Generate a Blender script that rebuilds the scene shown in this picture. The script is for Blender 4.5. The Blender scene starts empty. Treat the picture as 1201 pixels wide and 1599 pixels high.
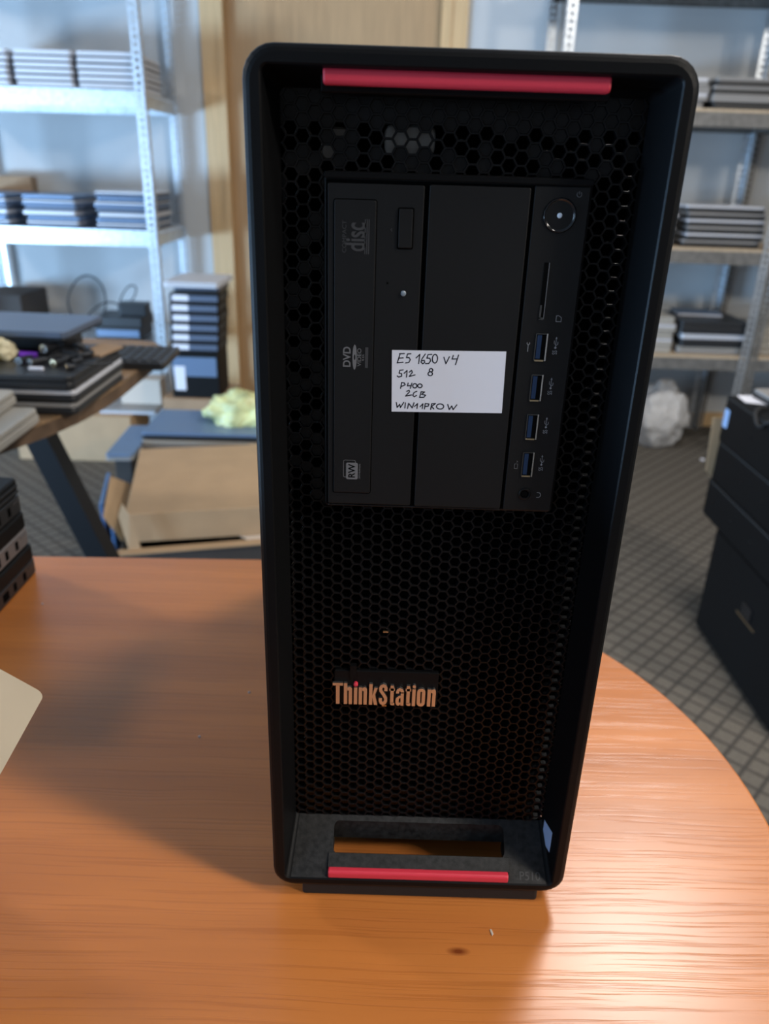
import bpy, bmesh, math, random
from mathutils import Vector, Matrix, noise
random.seed(7)
PI = math.pi
S = bpy.context.scene
COL = S.collection
TT = 0.74                      # table top height

# ------------------------------------------------------------------ camera
cam = bpy.data.cameras.new('camera')
cam.sensor_width = 36.0
cam.lens = 1200.0 * 36.0 / 1599.0
cam.clip_start = 0.02
cam.dof.use_dof = True
cam.dof.focus_distance = 0.385
cam.dof.aperture_fstop = 9.0
cam_o = bpy.data.objects.new('camera', cam)
COL.objects.link(cam_o)
cam_o.matrix_world = Matrix(((0.999514, -0.031045, -0.002845, -0.028713),
                             (0.010014, 0.406130, -0.913761, -0.332048),
                             (0.029523, 0.913288, 0.406243, 1.146973),
                             (0, 0, 0, 1)))
S.camera = cam_o
S.view_settings.view_transform = 'Standard'
S.view_settings.look = 'None'
S.view_settings.gamma = 1.0
S.view_settings.exposure = -0.2

# ------------------------------------------------------------------ world and lights
w = bpy.data.worlds.new('world'); S.world = w; w.use_nodes = True
w.node_tree.nodes['Background'].inputs[0].default_value = (0.62, 0.76, 1.0, 1)
w.node_tree.nodes['Background'].inputs[1].default_value = 0.25


def area(name, loc, target, sx, sy, power, col):
    l = bpy.data.lights.new(name, 'AREA')
    l.shape = 'RECTANGLE'; l.size = sx; l.size_y = sy; l.energy = power; l.color = col
    o = bpy.data.objects.new(name, l); COL.objects.link(o)
    o.location = loc
    o.rotation_euler = (Vector(target) - Vector(loc)).to_track_quat('-Z', 'Y').to_euler()
    return o


area('ceiling_light_front', (2.75, -1.25, 2.60), (0.0, 0.0, 0.75), 0.34, 0.34, 82, (1.0, 0.92, 0.82))
area('ceiling_light_near', (0.98, -0.44, 2.62), (0.5, -0.2, 0.75), 0.30, 0.30, 20, (1.0, 0.92, 0.82))
area('ceiling_light_rear', (0.80, 1.36, 2.64), (0.80, 1.36, 0), 0.42, 0.42, 32, (1.0, 0.95, 0.90))
area('ceiling_light_left', (-3.30, 1.75, 2.60), (0.0, 0.2, 0.75), 0.36, 0.36, 46, (1.0, 0.92, 0.82))
area('window_daylight', (-3.7, -3.10, 1.20), (-1.6, 3.0, 0.9), 1.2, 1.9, 65, (0.46, 0.70, 1.0))
area('added_blue_wall_light', (-4.50, -0.10, 0.41), (-1.2, 3.4, 0.9), 2.2, 0.64, 540, (0.40, 0.66, 1.0))  # added low blue light for the back wall, no window stands here



# ------------------------------------------------------------------ materials
def mat(name, col, rough=0.5, metal=0.0, bump=0.0, bscale=200.0, var=0.0, vscale=8.0, spec=0.5,
        coat=0.0, trans=0.0, sub=0.0, stretch=None, emis=0.0):
    m = bpy.data.materials.new(name); m.use_nodes = True
    nt = m.node_tree; b = nt.nodes['Principled BSDF']
    b.inputs['Base Color'].default_value = (*col, 1)
    b.inputs['Roughness'].default_value = rough
    b.inputs['Metallic'].default_value = metal
    b.inputs['Specular IOR Level'].default_value = spec
    b.inputs['Coat Weight'].default_value = coat
    b.inputs['Transmission Weight'].default_value = trans
    if emis:
        b.inputs['Emission Color'].default_value = (*col, 1)
        b.inputs['Emission Strength'].default_value = emis
    if bump or var:
        tc = nt.nodes.new('ShaderNodeTexCoord')
        mp = nt.nodes.new('ShaderNodeMapping')
        nt.links.new(tc.outputs['Object'], mp.inputs[0])
        if stretch: mp.inputs['Scale'].default_value = stretch
    if bump:
        n = nt.nodes.new('ShaderNodeTexNoise'); n.inputs['Scale'].default_value = bscale
        n.inputs['Detail'].default_value = 3
        nt.links.new(mp.outputs[0], n.inputs['Vector'])
        bp = nt.nodes.new('ShaderNodeBump'); bp.inputs['Strength'].default_value = bump
        bp.inputs['Distance'].default_value = 0.002
        nt.links.new(n.outputs['Fac'], bp.inputs['Height'])
        nt.links.new(bp.outputs['Normal'], b.inputs['Normal'])
    if var:
        n = nt.nodes.new('ShaderNodeTexNoise'); n.inputs['Scale'].default_value = vscale
        n.inputs['Detail'].default_value = 5
        nt.links.new(mp.outputs[0], n.inputs['Vector'])
        cr = nt.nodes.new('ShaderNodeValToRGB')
        cr.color_ramp.elements[0].position = 0.3; cr.color_ramp.elements[1].position = 0.7
        cr.color_ramp.elements[0].color = (*[max(0, c * (1 - var)) for c in col], 1)
        cr.color_ramp.elements[1].color = (*[min(1, c * (1 + var)) for c in col], 1)
        nt.links.new(n.outputs['Fac'], cr.inputs[0])
        nt.links.new(cr.outputs[0], b.inputs['Base Color'])
    return m


def node(nt, kind, **kw):
    n = nt.nodes.new(kind)
    for k, v in kw.items(): setattr(n, k, v)
    return n


def table_material():
    m = bpy.data.materials.new('orange_beech_laminate'); m.use_nodes = True
    nt = m.node_tree; b = nt.nodes['Principled BSDF']
    tc = node(nt, 'ShaderNodeTexCoord')
    mp = node(nt, 'ShaderNodeMapping'); mp.inputs['Scale'].default_value = (2.2, 30, 1)
    mp2 = node(nt, 'ShaderNodeMapping'); mp2.inputs['Scale'].default_value = (8, 640, 1)
    mp3 = node(nt, 'ShaderNodeMapping'); mp3.inputs['Scale'].default_value = (1.3, 6, 1)
    # warp the grain so that the lines wander
    wn = node(nt, 'ShaderNodeTexNoise'); wn.inputs['Scale'].default_value = 7.0
    nt.links.new(tc.outputs['Object'], wn.inputs['Vector'])
    add = node(nt, 'ShaderNodeVectorMath', operation='MULTIPLY_ADD')
    add.inputs[1].default_value = (0.0, 0.010, 0.0)
    nt.links.new(wn.outputs['Color'], add.inputs[0]); nt.links.new(tc.outputs['Object'], add.inputs[2])
    for q in (mp, mp2, mp3): nt.links.new(add.outputs[0], q.inputs[0])
    n1 = node(nt, 'ShaderNodeTexNoise'); n1.inputs['Scale'].default_value = 1.0; n1.inputs['Detail'].default_value = 6
    n2 = node(nt, 'ShaderNodeTexNoise'); n2.inputs['Scale'].default_value = 1.0; n2.inputs['Detail'].default_value = 2
    n3 = node(nt, 'ShaderNodeTexNoise'); n3.inputs['Scale'].default_value = 2.2; n3.inputs['Detail'].default_value = 3
    nt.links.new(mp.outputs[0], n1.inputs['Vector']); nt.links.new(mp2.outputs[0], n2.inputs['Vector'])
    nt.links.new(mp3.outputs[0], n3.inputs['Vector'])
    r1 = node(nt, 'ShaderNodeValToRGB')
    r1.color_ramp.elements[0].position = 0.32; r1.color_ramp.elements[0].color = (0.56, 0.185, 0.040, 1)
    r1.color_ramp.elements[1].position = 0.70; r1.color_ramp.elements[1].color = (0.71, 0.245, 0.056, 1)
    nt.links.new(n1.outputs['Fac'], r1.inputs[0])
    r3 = node(nt, 'ShaderNodeValToRGB')
    r3.color_ramp.elements[0].position = 0.35; r3.color_ramp.elements[0].color = (0.88, 0.84, 0.80, 1)
    r3.color_ramp.elements[1].position = 0.65; r3.color_ramp.elements[1].color = (1.0, 1.0, 1.0, 1)
    nt.links.new(n3.outputs['Fac'], r3.inputs[0])
    mx = node(nt, 'ShaderNodeMix', data_type='RGBA', blend_type='MULTIPLY'); mx.inputs[0].default_value = 1
    nt.links.new(r1.outputs[0], mx.inputs[6]); nt.links.new(r3.outputs[0], mx.inputs[7])
    r2 = node(nt, 'ShaderNodeValToRGB')
    r2.color_ramp.elements[0].position = 0.36; r2.color_ramp.elements[0].color = (0.72, 0.64, 0.58, 1)
    r2.color_ramp.elements[1].position = 0.47; r2.color_ramp.elements[1].color = (1, 1, 1, 1)
    nt.links.new(n2.outputs['Fac'], r2.inputs[0])
    mx2 = node(nt, 'ShaderNodeMix', data_type='RGBA', blend_type='MULTIPLY'); mx2.inputs[0].default_value = 0.42
    nt.links.new(mx.outputs[2], mx2.inputs[6]); nt.links.new(r2.outputs[0], mx2.inputs[7])
    nt.links.new(mx2.outputs[2], b.inputs['Base Color'])
    kp = node(nt, 'ShaderNodeMapping'); kp.inputs['Location'].default_value = (-0.0225 * 130, 0.0268 * 330, -0.74); kp.inputs['Scale'].default_value = (130, 330, 1)
    nt.links.new(add.outputs[0], kp.inputs[0])
    kl = node(nt, 'ShaderNodeVectorMath', operation='LENGTH'); nt.links.new(kp.outputs[0], kl.inputs[0])
    kr = node(nt, 'ShaderNodeValToRGB')
    kr.color_ramp.elements[0].position = 0.25; kr.color_ramp.elements[0].color = (0.36, 0.22, 0.18, 1)
    kr.color_ramp.elements[1].position = 1.0; kr.color_ramp.elements[1].color = (1, 1, 1, 1)
    nt.links.new(kl.outputs['Value'], kr.inputs[0])
    mx3 = node(nt, 'ShaderNodeMix', data_type='RGBA', blend_type='MULTIPLY'); mx3.inputs[0].default_value = 1
    nt.links.new(mx2.outputs[2], mx3.inputs[6]); nt.links.new(kr.outputs[0], mx3.inputs[7])
    nt.links.new(mx3.outputs[2], b.inputs['Base Color'])
    bp = node(nt, 'ShaderNodeBump'); bp.inputs['Strength'].default_value = 0.5; bp.inputs['Distance'].default_value = 0.00035
    nt.links.new(r2.outputs[0], bp.inputs['Height']); nt.links.new(bp.outputs['Normal'], b.inputs['Normal'])
    b.inputs['Roughness'].default_value = 0.31
    b.inputs['Specular IOR Level'].default_value = 0.85
    return m


def carpet_material():
    m = bpy.data.materials.new('patterned_carpet'); m.use_nodes = True
    nt = m.node_tree; b = nt.nodes['Principled BSDF']
    tc = node(nt, 'ShaderNodeTexCoord')
    mp = node(nt, 'ShaderNodeMapping'); mp.inputs['Rotation'].default_value = (0, 0, math.radians(43))
    mp.inputs['Scale'].default_value = (1 / 0.047, 1 / 0.047, 1)
    nt.links.new(tc.outputs['Object'], mp.inputs[0])
    sp = node(nt, 'ShaderNodeSeparateXYZ'); nt.links.new(mp.outputs[0], sp.inputs[0])
    ds = []
    for k in (0, 1):
        f = node(nt, 'ShaderNodeMath', operation='FRACT'); nt.links.new(sp.outputs[k], f.inputs[0])
        s_ = node(nt, 'ShaderNodeMath', operation='SUBTRACT'); s_.inputs[1].default_value = 0.5
        nt.links.new(f.outputs[0], s_.inputs[0])
        a = node(nt, 'ShaderNodeMath', operation='ABSOLUTE'); nt.links.new(s_.outputs[0], a.inputs[0])
        ds.append(a)
    mxm = node(nt, 'ShaderNodeMath', operation='MAXIMUM')
    nt.links.new(ds[0].outputs[0], mxm.inputs[0]); nt.links.new(ds[1].outputs[0], mxm.inputs[1])
    r = node(nt, 'ShaderNodeValToRGB')
    r.color_ramp.elements[0].position = 0.36; r.color_ramp.elements[0].color = (0.135, 0.119, 0.099, 1)
    r.color_ramp.elements[1].position = 0.47; r.color_ramp.elements[1].color = (0.058, 0.052, 0.046, 1)
    nt.links.new(mxm.outputs[0], r.inputs[0])
    n = node(nt, 'ShaderNodeTexNoise'); n.inputs['Scale'].default_value = 160
    nt.links.new(tc.outputs['Object'], n.inputs['Vector'])
    mx = node(nt, 'ShaderNodeMix', data_type='RGBA', blend_type='MULTIPLY'); mx.inputs[0].default_value = 0.55
    nt.links.new(r.outputs[0], mx.inputs[6]); nt.links.new(n.outputs['Fac'], mx.inputs[7])
    g = node(nt, 'ShaderNodeMix', data_type='RGBA', blend_type='MULTIPLY'); g.inputs[0].default_value = 1
    g.inputs[7].default_value = (1.5, 1.5, 1.5, 1); nt.links.new(mx.outputs[2], g.inputs[6])
    nt.links.new(g.outputs[2], b.inputs['Base Color'])
    bp = node(nt, 'ShaderNodeBump'); bp.inputs['Strength'].default_value = 0.4; bp.inputs['Distance'].default_value = 0.003
    nt.links.new(n.outputs['Fac'], bp.inputs['Height']); nt.links.new(bp.outputs['Normal'], b.inputs['Normal'])
    b.inputs['Roughness'].default_value = 0.95; b.inputs['Specular IOR Level'].default_value = 0.15
    return m


M = dict(
    table=table_material(), carpet=carpet_material(),
    edge=mat('beech_edge_band', (0.30, 0.11, 0.035), 0.4),
    wall=mat('painted_wall', (0.56, 0.57, 0.57), 0.9, bump=0.08, bscale=120, var=0.03, vscale=2),
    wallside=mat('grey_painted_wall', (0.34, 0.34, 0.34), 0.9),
    ceil=mat('white_ceiling', (0.45, 0.45, 0.45), 0.9),
    beech=mat('beech_veneer', (0.45, 0.285, 0.145), 0.5, var=0.10, vscale=5, stretch=(14, 14, 1.0)),
    jamb=mat('beech_jamb', (0.64, 0.43, 0.22), 0.45, var=0.10, vscale=5, stretch=(14, 14, 1.0)),
    plast=mat('black_textured_plastic', (0.0040, 0.0042, 0.0047), 0.44, bump=0.12, bscale=2500, spec=0.13),
    mesh=mat('black_mesh_plastic', (0.0042, 0.0042, 0.0048), 0.34, spec=0.24),
    dusty=mat('dusty_black_plastic', (0.013, 0.013, 0.013), 0.55, bump=0.15, bscale=1800, var=0.7, vscale=320, spec=0.35),
    panel=mat('matt_black_panel', (0.0055, 0.0057, 0.0062), 0.48, bump=0.10, bscale=3000, spec=0.32),
    gloss=mat('glossy_black_plastic', (0.010, 0.010, 0.011), 0.14),
    dark=mat('dark_void', (0.003, 0.003, 0.003), 0.9, spec=0.05),
    steel=mat('black_painted_steel', (0.012, 0.012, 0.013), 0.38, bump=0.06, bscale=1500),
    red=mat('red_plastic', (0.70, 0.040, 0.070), 0.42, bump=0.05, bscale=1500),
    silver=mat('silver_badge_metal', (0.78, 0.74, 0.70), 0.34, 1.0),
    chrome=mat('bright_connector_metal', (0.80, 0.80, 0.80), 0.22, 1.0),
    gold=mat('gilded_contact', (0.75, 0.60, 0.38), 0.3, 1.0),
    blue=mat('blue_connector_plastic', (0.009, 0.028, 0.075), 0.35),
    print=mat('grey_print', (0.040, 0.040, 0.042), 0.6),
    printl=mat('light_grey_print', (0.15, 0.15, 0.155), 0.6),
    symbol=mat('port_symbol_print', (0.26, 0.26, 0.27), 0.6),
    shell=mat('dark_port_shell', (0.16, 0.16, 0.16), 0.3, 1.0),
    led=mat('clear_lens', (0.66, 0.76, 0.88), 0.3),
    ledd=mat('smoky_lens', (0.22, 0.27, 0.32), 0.25),
    zinc=mat('galvanised_steel_inside', (0.42, 0.40, 0.37), 0.5, 0.6),
    paper=mat('white_paper', (0.74, 0.75, 0.82), 0.85),
    ink=mat('dark_blue_ink', (0.012, 0.012, 0.022), 0.7),
    stick=mat('blue_white_sticker', (0.36, 0.52, 0.80), 0.4),
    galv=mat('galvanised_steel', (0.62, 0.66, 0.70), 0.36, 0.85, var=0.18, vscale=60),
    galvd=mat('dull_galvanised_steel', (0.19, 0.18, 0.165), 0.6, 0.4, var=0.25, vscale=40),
    board=mat('chipboard', (0.52, 0.40, 0.27), 0.7, var=0.15, vscale=90),
    lid_s=mat('silver_laptop_shell', (0.62, 0.63, 0.67), 0.42, 0.2),
    lid_g=mat('grey_laptop_shell', (0.30, 0.29, 0.28), 0.5, 0.2),
    lid_b=mat('beige_grey_shell', (0.40, 0.375, 0.33), 0.5, 0.1),
    lid_k=mat('black_laptop_shell', (0.018, 0.019, 0.021), 0.4),
    lid_n=mat('navy_laptop_shell', (0.10, 0.13, 0.19), 0.42, 0.2),
    lid_bl=mat('blue_grey_laptop_shell', (0.14, 0.21, 0.33), 0.4, 0.2),
    rub=mat('dark_rubber', (0.012, 0.012, 0.012), 0.7),
    tan=mat('tan_cardboard', (0.43, 0.285, 0.160), 0.8, bump=0.1, bscale=60, var=0.06, vscale=12),
    tan2=mat('brown_cardboard', (0.36, 0.235, 0.14), 0.85, var=0.08, vscale=12),
    dkbox=mat('dark_and_shaded_carton', (0.055, 0.047, 0.042), 0.85),
    sheet=mat('beige_card_sheet', (0.50, 0.42, 0.31), 0.8, var=0.04, vscale=20),
    cream=mat('cream_box_card', (0.62, 0.53, 0.44), 0.8),
    desk=mat('worn_oak_top', (0.22, 0.135, 0.07), 0.55, var=0.3, vscale=6, stretch=(3, 20, 1)),
    deskedge=mat('dark_oak_edge', (0.12, 0.075, 0.045), 0.6, var=0.4, vscale=18),
    leg=mat('black_powder_coat', (0.005, 0.0055, 0.007), 0.5, spec=0.3),
    cab=mat('black_pc_case', (0.0035, 0.0035, 0.0037), 0.55, bump=0.08, bscale=1500, spec=0.2),
    bag=mat('crumpled_white_film', (0.62, 0.61, 0.60), 0.45, bump=0.6, bscale=30, trans=0.15),
    wrap=mat('yellow_green_film', (0.66, 0.68, 0.32), 0.35, bump=0.5, bscale=25, var=0.5, vscale=12),
    cable=mat('black_cable', (0.012, 0.013, 0.016), 0.5),
    purple=mat('purple_plug', (0.16, 0.03, 0.42), 0.4),
    film=mat('cream_padded_film', (0.62, 0.55, 0.36), 0.6, bump=0.4, bscale=40),
    yellow=mat('yellow_box_card', (0.62, 0.55, 0.16), 0.7),
    folder=mat('blue_plastic_folder', (0.09, 0.18, 0.36), 0.5),
    vent=mat('grey_vent', (0.07, 0.07, 0.07), 0.7),
    greystrip=mat('grey_port_strip', (0.17, 0.155, 0.15), 0.5),
    key=mat('keyboard_key', (0.022, 0.023, 0.026), 0.5),
)


# ------------------------------------------------------------------ helpers
def obj(name, bm, m, parent=None, loc=(0, 0, 0), rot=(0, 0, 0), smooth=False, mesh=None):
    if mesh is None:
        me = bpy.data.meshes.new(name)
        if bm is not None:
            bmesh.ops.recalc_face_normals(bm, faces=bm.faces)
            if smooth:
                for f in bm.faces: f.smooth = True
            bm.to_mesh(me); bm.free()
        if m is not None: me.materials.append(m)
    else:
        me = mesh
    o = bpy.data.objects.new(name, me); COL.objects.link(o)
    if parent is not None: o.parent = parent
    o.location = loc; o.rotation_euler = rot
    return o


def tag(o, label, cat, group=None):
    o['label'] = label; o['category'] = cat
    if group: o['group'] = group
    return o


def thing(name, label, cat, loc=(0, 0, 0), rz=0.0, group=None):
    o = bpy.data.objects.new(name, None); COL.objects.link(o)
    o.empty_display_size = 0.02
    o.location = loc; o.rotation_euler = (0, 0, rz)
    return tag(o, label, cat, group)


def struct(name, bm, m, parent=None, loc=(0, 0, 0)):
    o = obj(name, bm, m, parent, loc); o['kind'] = 'structure'; return o


def dup(root, loc, rz, label, group=None):
    r = root.copy(); COL.objects.link(r); r.location = loc; r.rotation_euler = (0, 0, rz)
    r['label'] = label
    if group: r['group'] = group
    for ch in list(root.children):
        c = ch.copy(); COL.objects.link(c); c.parent = r
        for g in ch.children:
            d = g.copy(); COL.objects.link(d); d.parent = c
    return r


B = bmesh.new


def box(bm, x0, x1, y0, y1, z0, z1):
    v = [bm.verts.new((x, y, z)) for x in (x0, x1) for y in (y0, y1) for z in (z0, z1)]
    for f in ((0, 1, 3, 2), (4, 6, 7, 5), (0, 4, 5, 1), (2, 3, 7, 6), (0, 2, 6, 4), (1, 5, 7, 3)):
        bm.faces.new([v[i] for i in f])
    return bm


def rrect(x0, x1, y0, y1, r, n=5):
    pts = []
    for cx, cy, a0 in ((x0 + r, y0 + r, PI), (x1 - r, y0 + r, 1.5 * PI), (x1 - r, y1 - r, 0), (x0 + r, y1 - r, 0.5 * PI)):
        for k in range(n + 1):
            a = a0 + k / n * PI / 2
            pts.append((cx + r * math.cos(a), cy + r * math.sin(a)))
    return pts


def loft(bm, loops, cap0=True, cap1=True, closed=True, skip=()):
    L = [[bm.verts.new(p) for p in lp] for lp in loops]
    n = len(L[0])
    for a, b in zip(L, L[1:]):
        for i in range(n if closed else n - 1):
            if i in skip: continue
            j = (i + 1) % n
            try: bm.faces.new((a[i], a[j], b[j], b[i]))
            except ValueError: pass
    if cap0: bm.faces.new(L[0])
    if cap1: bm.faces.new(list(reversed(L[-1])))
    return L


def rbox(bm, x0, x1, y0, y1, z0, z1, r=0.004, e=0.001, n=4, axis='z'):
    """rounded slab: corners rounded around `axis`, edges eased by e"""
    def to(p, h):
        if axis == 'z': return (p[0], p[1], h)
        if axis == 'y': return (p[0], h, p[1])
        return (h, p[0], p[1])
    if axis == 'z': a0, a1, b0, b1, h0, h1 = x0, x1, y0, y1, z0, z1
    elif axis == 'y': a0, a1, b0, b1, h0, h1 = x0, x1, z0, z1, y0, y1
    else: a0, a1, b0, b1, h0, h1 = y0, y1, z0, z1, x0, x1
    r = max(r, e * 1.01)
    loops = []
    for ins, h in ((e, h0), (e * 0.3, h0 + e * 0.3), (0, h0 + e), (0, h1 - e), (e * 0.3, h1 - e * 0.3), (e, h1)):
        loops.append([to(p, h) for p in rrect(a0 + ins, a1 - ins, b0 + ins, b1 - ins, max(r - ins, 1e-5), n)])
    loft(bm, loops)
    return bm


def cyl(bm, p0, p1, r0, r1=None, n=16, caps=True):
    r1 = r0 if r1 is None else r1
    p0 = Vector(p0); p1 = Vector(p1)
    q = (p1 - p0).to_track_quat('Z', 'Y')
    loops = [[p + q @ Vector((r * math.cos(2 * PI * k / n), r * math.sin(2 * PI * k / n), 0)) for k in range(n)]
             for p, r in ((p0, r0), (p1, r1))]
    loft(bm, loops, caps, caps)
    return bm


def lathe_y(bm, cx, cz, prof, n=32):
    """profile [(radius, y)] spun about the y axis"""
    loops = [[(cx + max(r, 1e-5) * math.cos(2 * PI * k / n), y, cz + max(r, 1e-5) * math.sin(2 * PI * k / n)) for k in range(n)]
             for r, y in prof]
    loft(bm, loops)
    return bm


def prism(bm, pts, h0, h1, axis='z'):
    def to(p, h):
        return {'z': (p[0], p[1], h), 'y': (p[0], h, p[1]), 'x': (h, p[0], p[1])}[axis]
    loft(bm, [[to(p, h0) for p in pts], [to(p, h1) for p in pts]])
    return bm


def tube(bm, pts, r, n=8, sub=6):
    """round tube along a smooth path"""
    P = [Vector(p) for p in pts]
    path = []
    if len(P) > 2 and sub > 1:
        Q = [2 * P[0] - P[1]] + P + [2 * P[-1] - P[-2]]
        for i in range(1, len(Q) - 2):
            for k in range(sub):
                t = k / sub
                a, b, c, d = Q[i - 1], Q[i], Q[i + 1], Q[i + 2]
                path.append(0.5 * ((2 * b) + (c - a) * t + (2 * a - 5 * b + 4 * c - d) * t * t + (3 * b - a - 3 * c + d) * t ** 3))
        path.append(P[-1])
    else:
        path = P
    loops = []; up = Vector((0.13, 0.37, 0.91)).normalized()
    for i, p in enumerate(path):
        d = (path[min(i + 1, len(path) - 1)] - path[max(i - 1, 0)]).normalized()
        u = (up - d * up.dot(d))
        if u.length < 1e-4: u = d.orthogonal()
        u.normalize(); v = d.cross(u); up = u
        loops.append([p + r * (math.cos(2 * PI * k / n) * u + math.sin(2 * PI * k / n) * v) for k in range(n)])
    loft(bm, loops)
    return bm


def fill_holes(bm, outer, holes, to, depth):
    """flat plate with holes, extruded by the vector depth"""
    edges = []
    for lp in [outer] + holes:
        vs = [bm.verts.new(to(p)) for p in lp]
        for i in range(len(vs)): edges.append(bm.edges.new((vs[i], vs[(i + 1) % len(vs)])))
    r = bmesh.ops.triangle_fill(bm, edges=edges, use_beauty=True, use_dissolve=False)
    fs = [g for g in r['geom'] if isinstance(g, bmesh.types.BMFace)]
    ex = bmesh.ops.extrude_face_region(bm, geom=fs)
    vs = [g for g in ex['geom'] if isinstance(g, bmesh.types.BMVert)]
    bmesh.ops.translate(bm, verts=vs, vec=depth)
    return bm


def text_mesh(s, size, sx=1.0, offset=0.0, extrude=0.0002, align='CENTER', spacing=1.0):
    """letters as a mesh in the xz plane facing -y"""
    cu = bpy.data.curves.new('lettering', 'FONT'); cu.body = s; cu.size = size; cu.offset = offset
    cu.extrude = extrude; cu.align_x = align; cu.align_y = 'CENTER'; cu.space_character = spacing
    to = bpy.data.objects.new('lettering', cu); COL.objects.link(to)
    dg = bpy.context.evaluated_depsgraph_get(); dg.update()
    me = bpy.data.meshes.new_from_object(to.evaluated_get(dg))
    bpy.data.objects.remove(to); bpy.data.curves.remove(cu)
    me.transform(Matrix.Rotation(PI / 2, 4, 'X') @ Matrix.Diagonal((sx, 1, 1, 1)))
    return me


def text(name, s, size, m, parent, loc, roty=0.0, **kw):
    me = text_mesh(s, size, **kw); me.materials.clear(); me.materials.append(m)
    return obj(name, None, None, parent, loc, (0, roty, 0), mesh=me)


def strokes(bm, lines, wd, y, th=0.0001):
    """pen strokes in the xz plane"""
    for ln in lines:
        for (x0, z0), (x1, z1) in zip(ln, ln[1:]):
            d = Vector((x1 - x0, z1 - z0))
            if d.length < 1e-7: continue
            nrm = Vector((-d.y, d.x)).normalized() * wd / 2
            q = [(x0 + nrm.x, z0 + nrm.y), (x0 - nrm.x, z0 - nrm.y), (x1 - nrm.x, z1 - nrm.y), (x1 + nrm.x, z1 + nrm.y)]
            prism(bm, q, y, y + th, 'y')
        for x0, z0 in ln:
            prism(bm, [(x0 + wd / 2 * math.cos(a * PI / 4), z0 + wd / 2 * math.sin(a * PI / 4)) for a in range(8)], y - 0.00002, y + th, 'y')
    return bm


def ell(cx, cy, rx, ry, n=18, a0=0.0, a1=2 * PI):
    return [(cx + rx * math.cos(a0 + (a1 - a0) * k / n), cy + ry * math.sin(a0 + (a1 - a0) * k / n)) for k in range(n + 1)]


# ------------------------------------------------------------------ the room
struct('floor', box(B(), -4.6, 3.4, -3.3, 3.6, -0.05, 0.0), M['carpet'])
struct('ceiling', box(B(), -4.6, 3.4, -3.3, 3.6, 2.72, 2.78), M['ceil'])
bm = B(); box(bm, -4.6, -0.862, 3.47, 3.6, 0, 2.72); box(bm, 0.267, 3.4, 3.47, 3.6, 0, 2.72); box(bm, -0.862, 0.267, 3.47, 3.6, 2.12, 2.72)
struct('wall_back', bm, M['wall'])
struct('wall_left', box(B(), -4.7, -4.6, -3.3, 3.6, 0, 2.72), M['wallside'])
struct('wall_right', box(B(), 3.4, 3.5, -3.3, 3.6, 0, 2.72), M['wallside'])
bm = B()
box(bm, -4.6, -4.1, -3.3, -3.18, 0, 2.72); box(bm, -2.1, 0.85, -3.3, -3.18, 0, 2.72); box(bm, 2.35, 3.4, -3.3, -3.18, 0, 2.72)
box(bm, -4.1, -2.1, -3.3, -3.18, 0, 0.25); box(bm, -4.1, -2.1, -3.3, -3.18, 2.35, 2.72)
box(bm, 0.85, 2.35, -3.3, -3.18, 0, 0.55); box(bm, 0.85, 2.35, -3.3, -3.18, 2.15, 2.72)
struct('wall_front', bm, M['wallside'])
# door: beech leaf in a beech frame
bm = B(); rbox(bm, -0.762, 0.154, 3.50, 3.54, 0.008, 2.02, 0.002, 0.0015, 2, 'y')
door = struct('door_1', bm, M['beech'])
for x0, x1 in ((-0.862, -0.764), (0.156, 0.267)):
    bm = B(); box(bm, x0, x1, 3.452, 3.60, 0, 2.12); box(bm, x0 + (0.07 if x0 < 0 else 0), x1 - (0 if x0 < 0 else 0.07), 3.445, 3.453, 0, 2.05)
    struct('door_jamb', bm, M['jamb'], door)
struct('door_lintel', box(B(), -0.764, 0.156, 3.452, 3.60, 2.024, 2.12), M['jamb'], door)
struct('baseboard_back', box(B(), 0.27, 3.38, 3.455, 3.47, 0, 0.07), M['jamb'])

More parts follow.
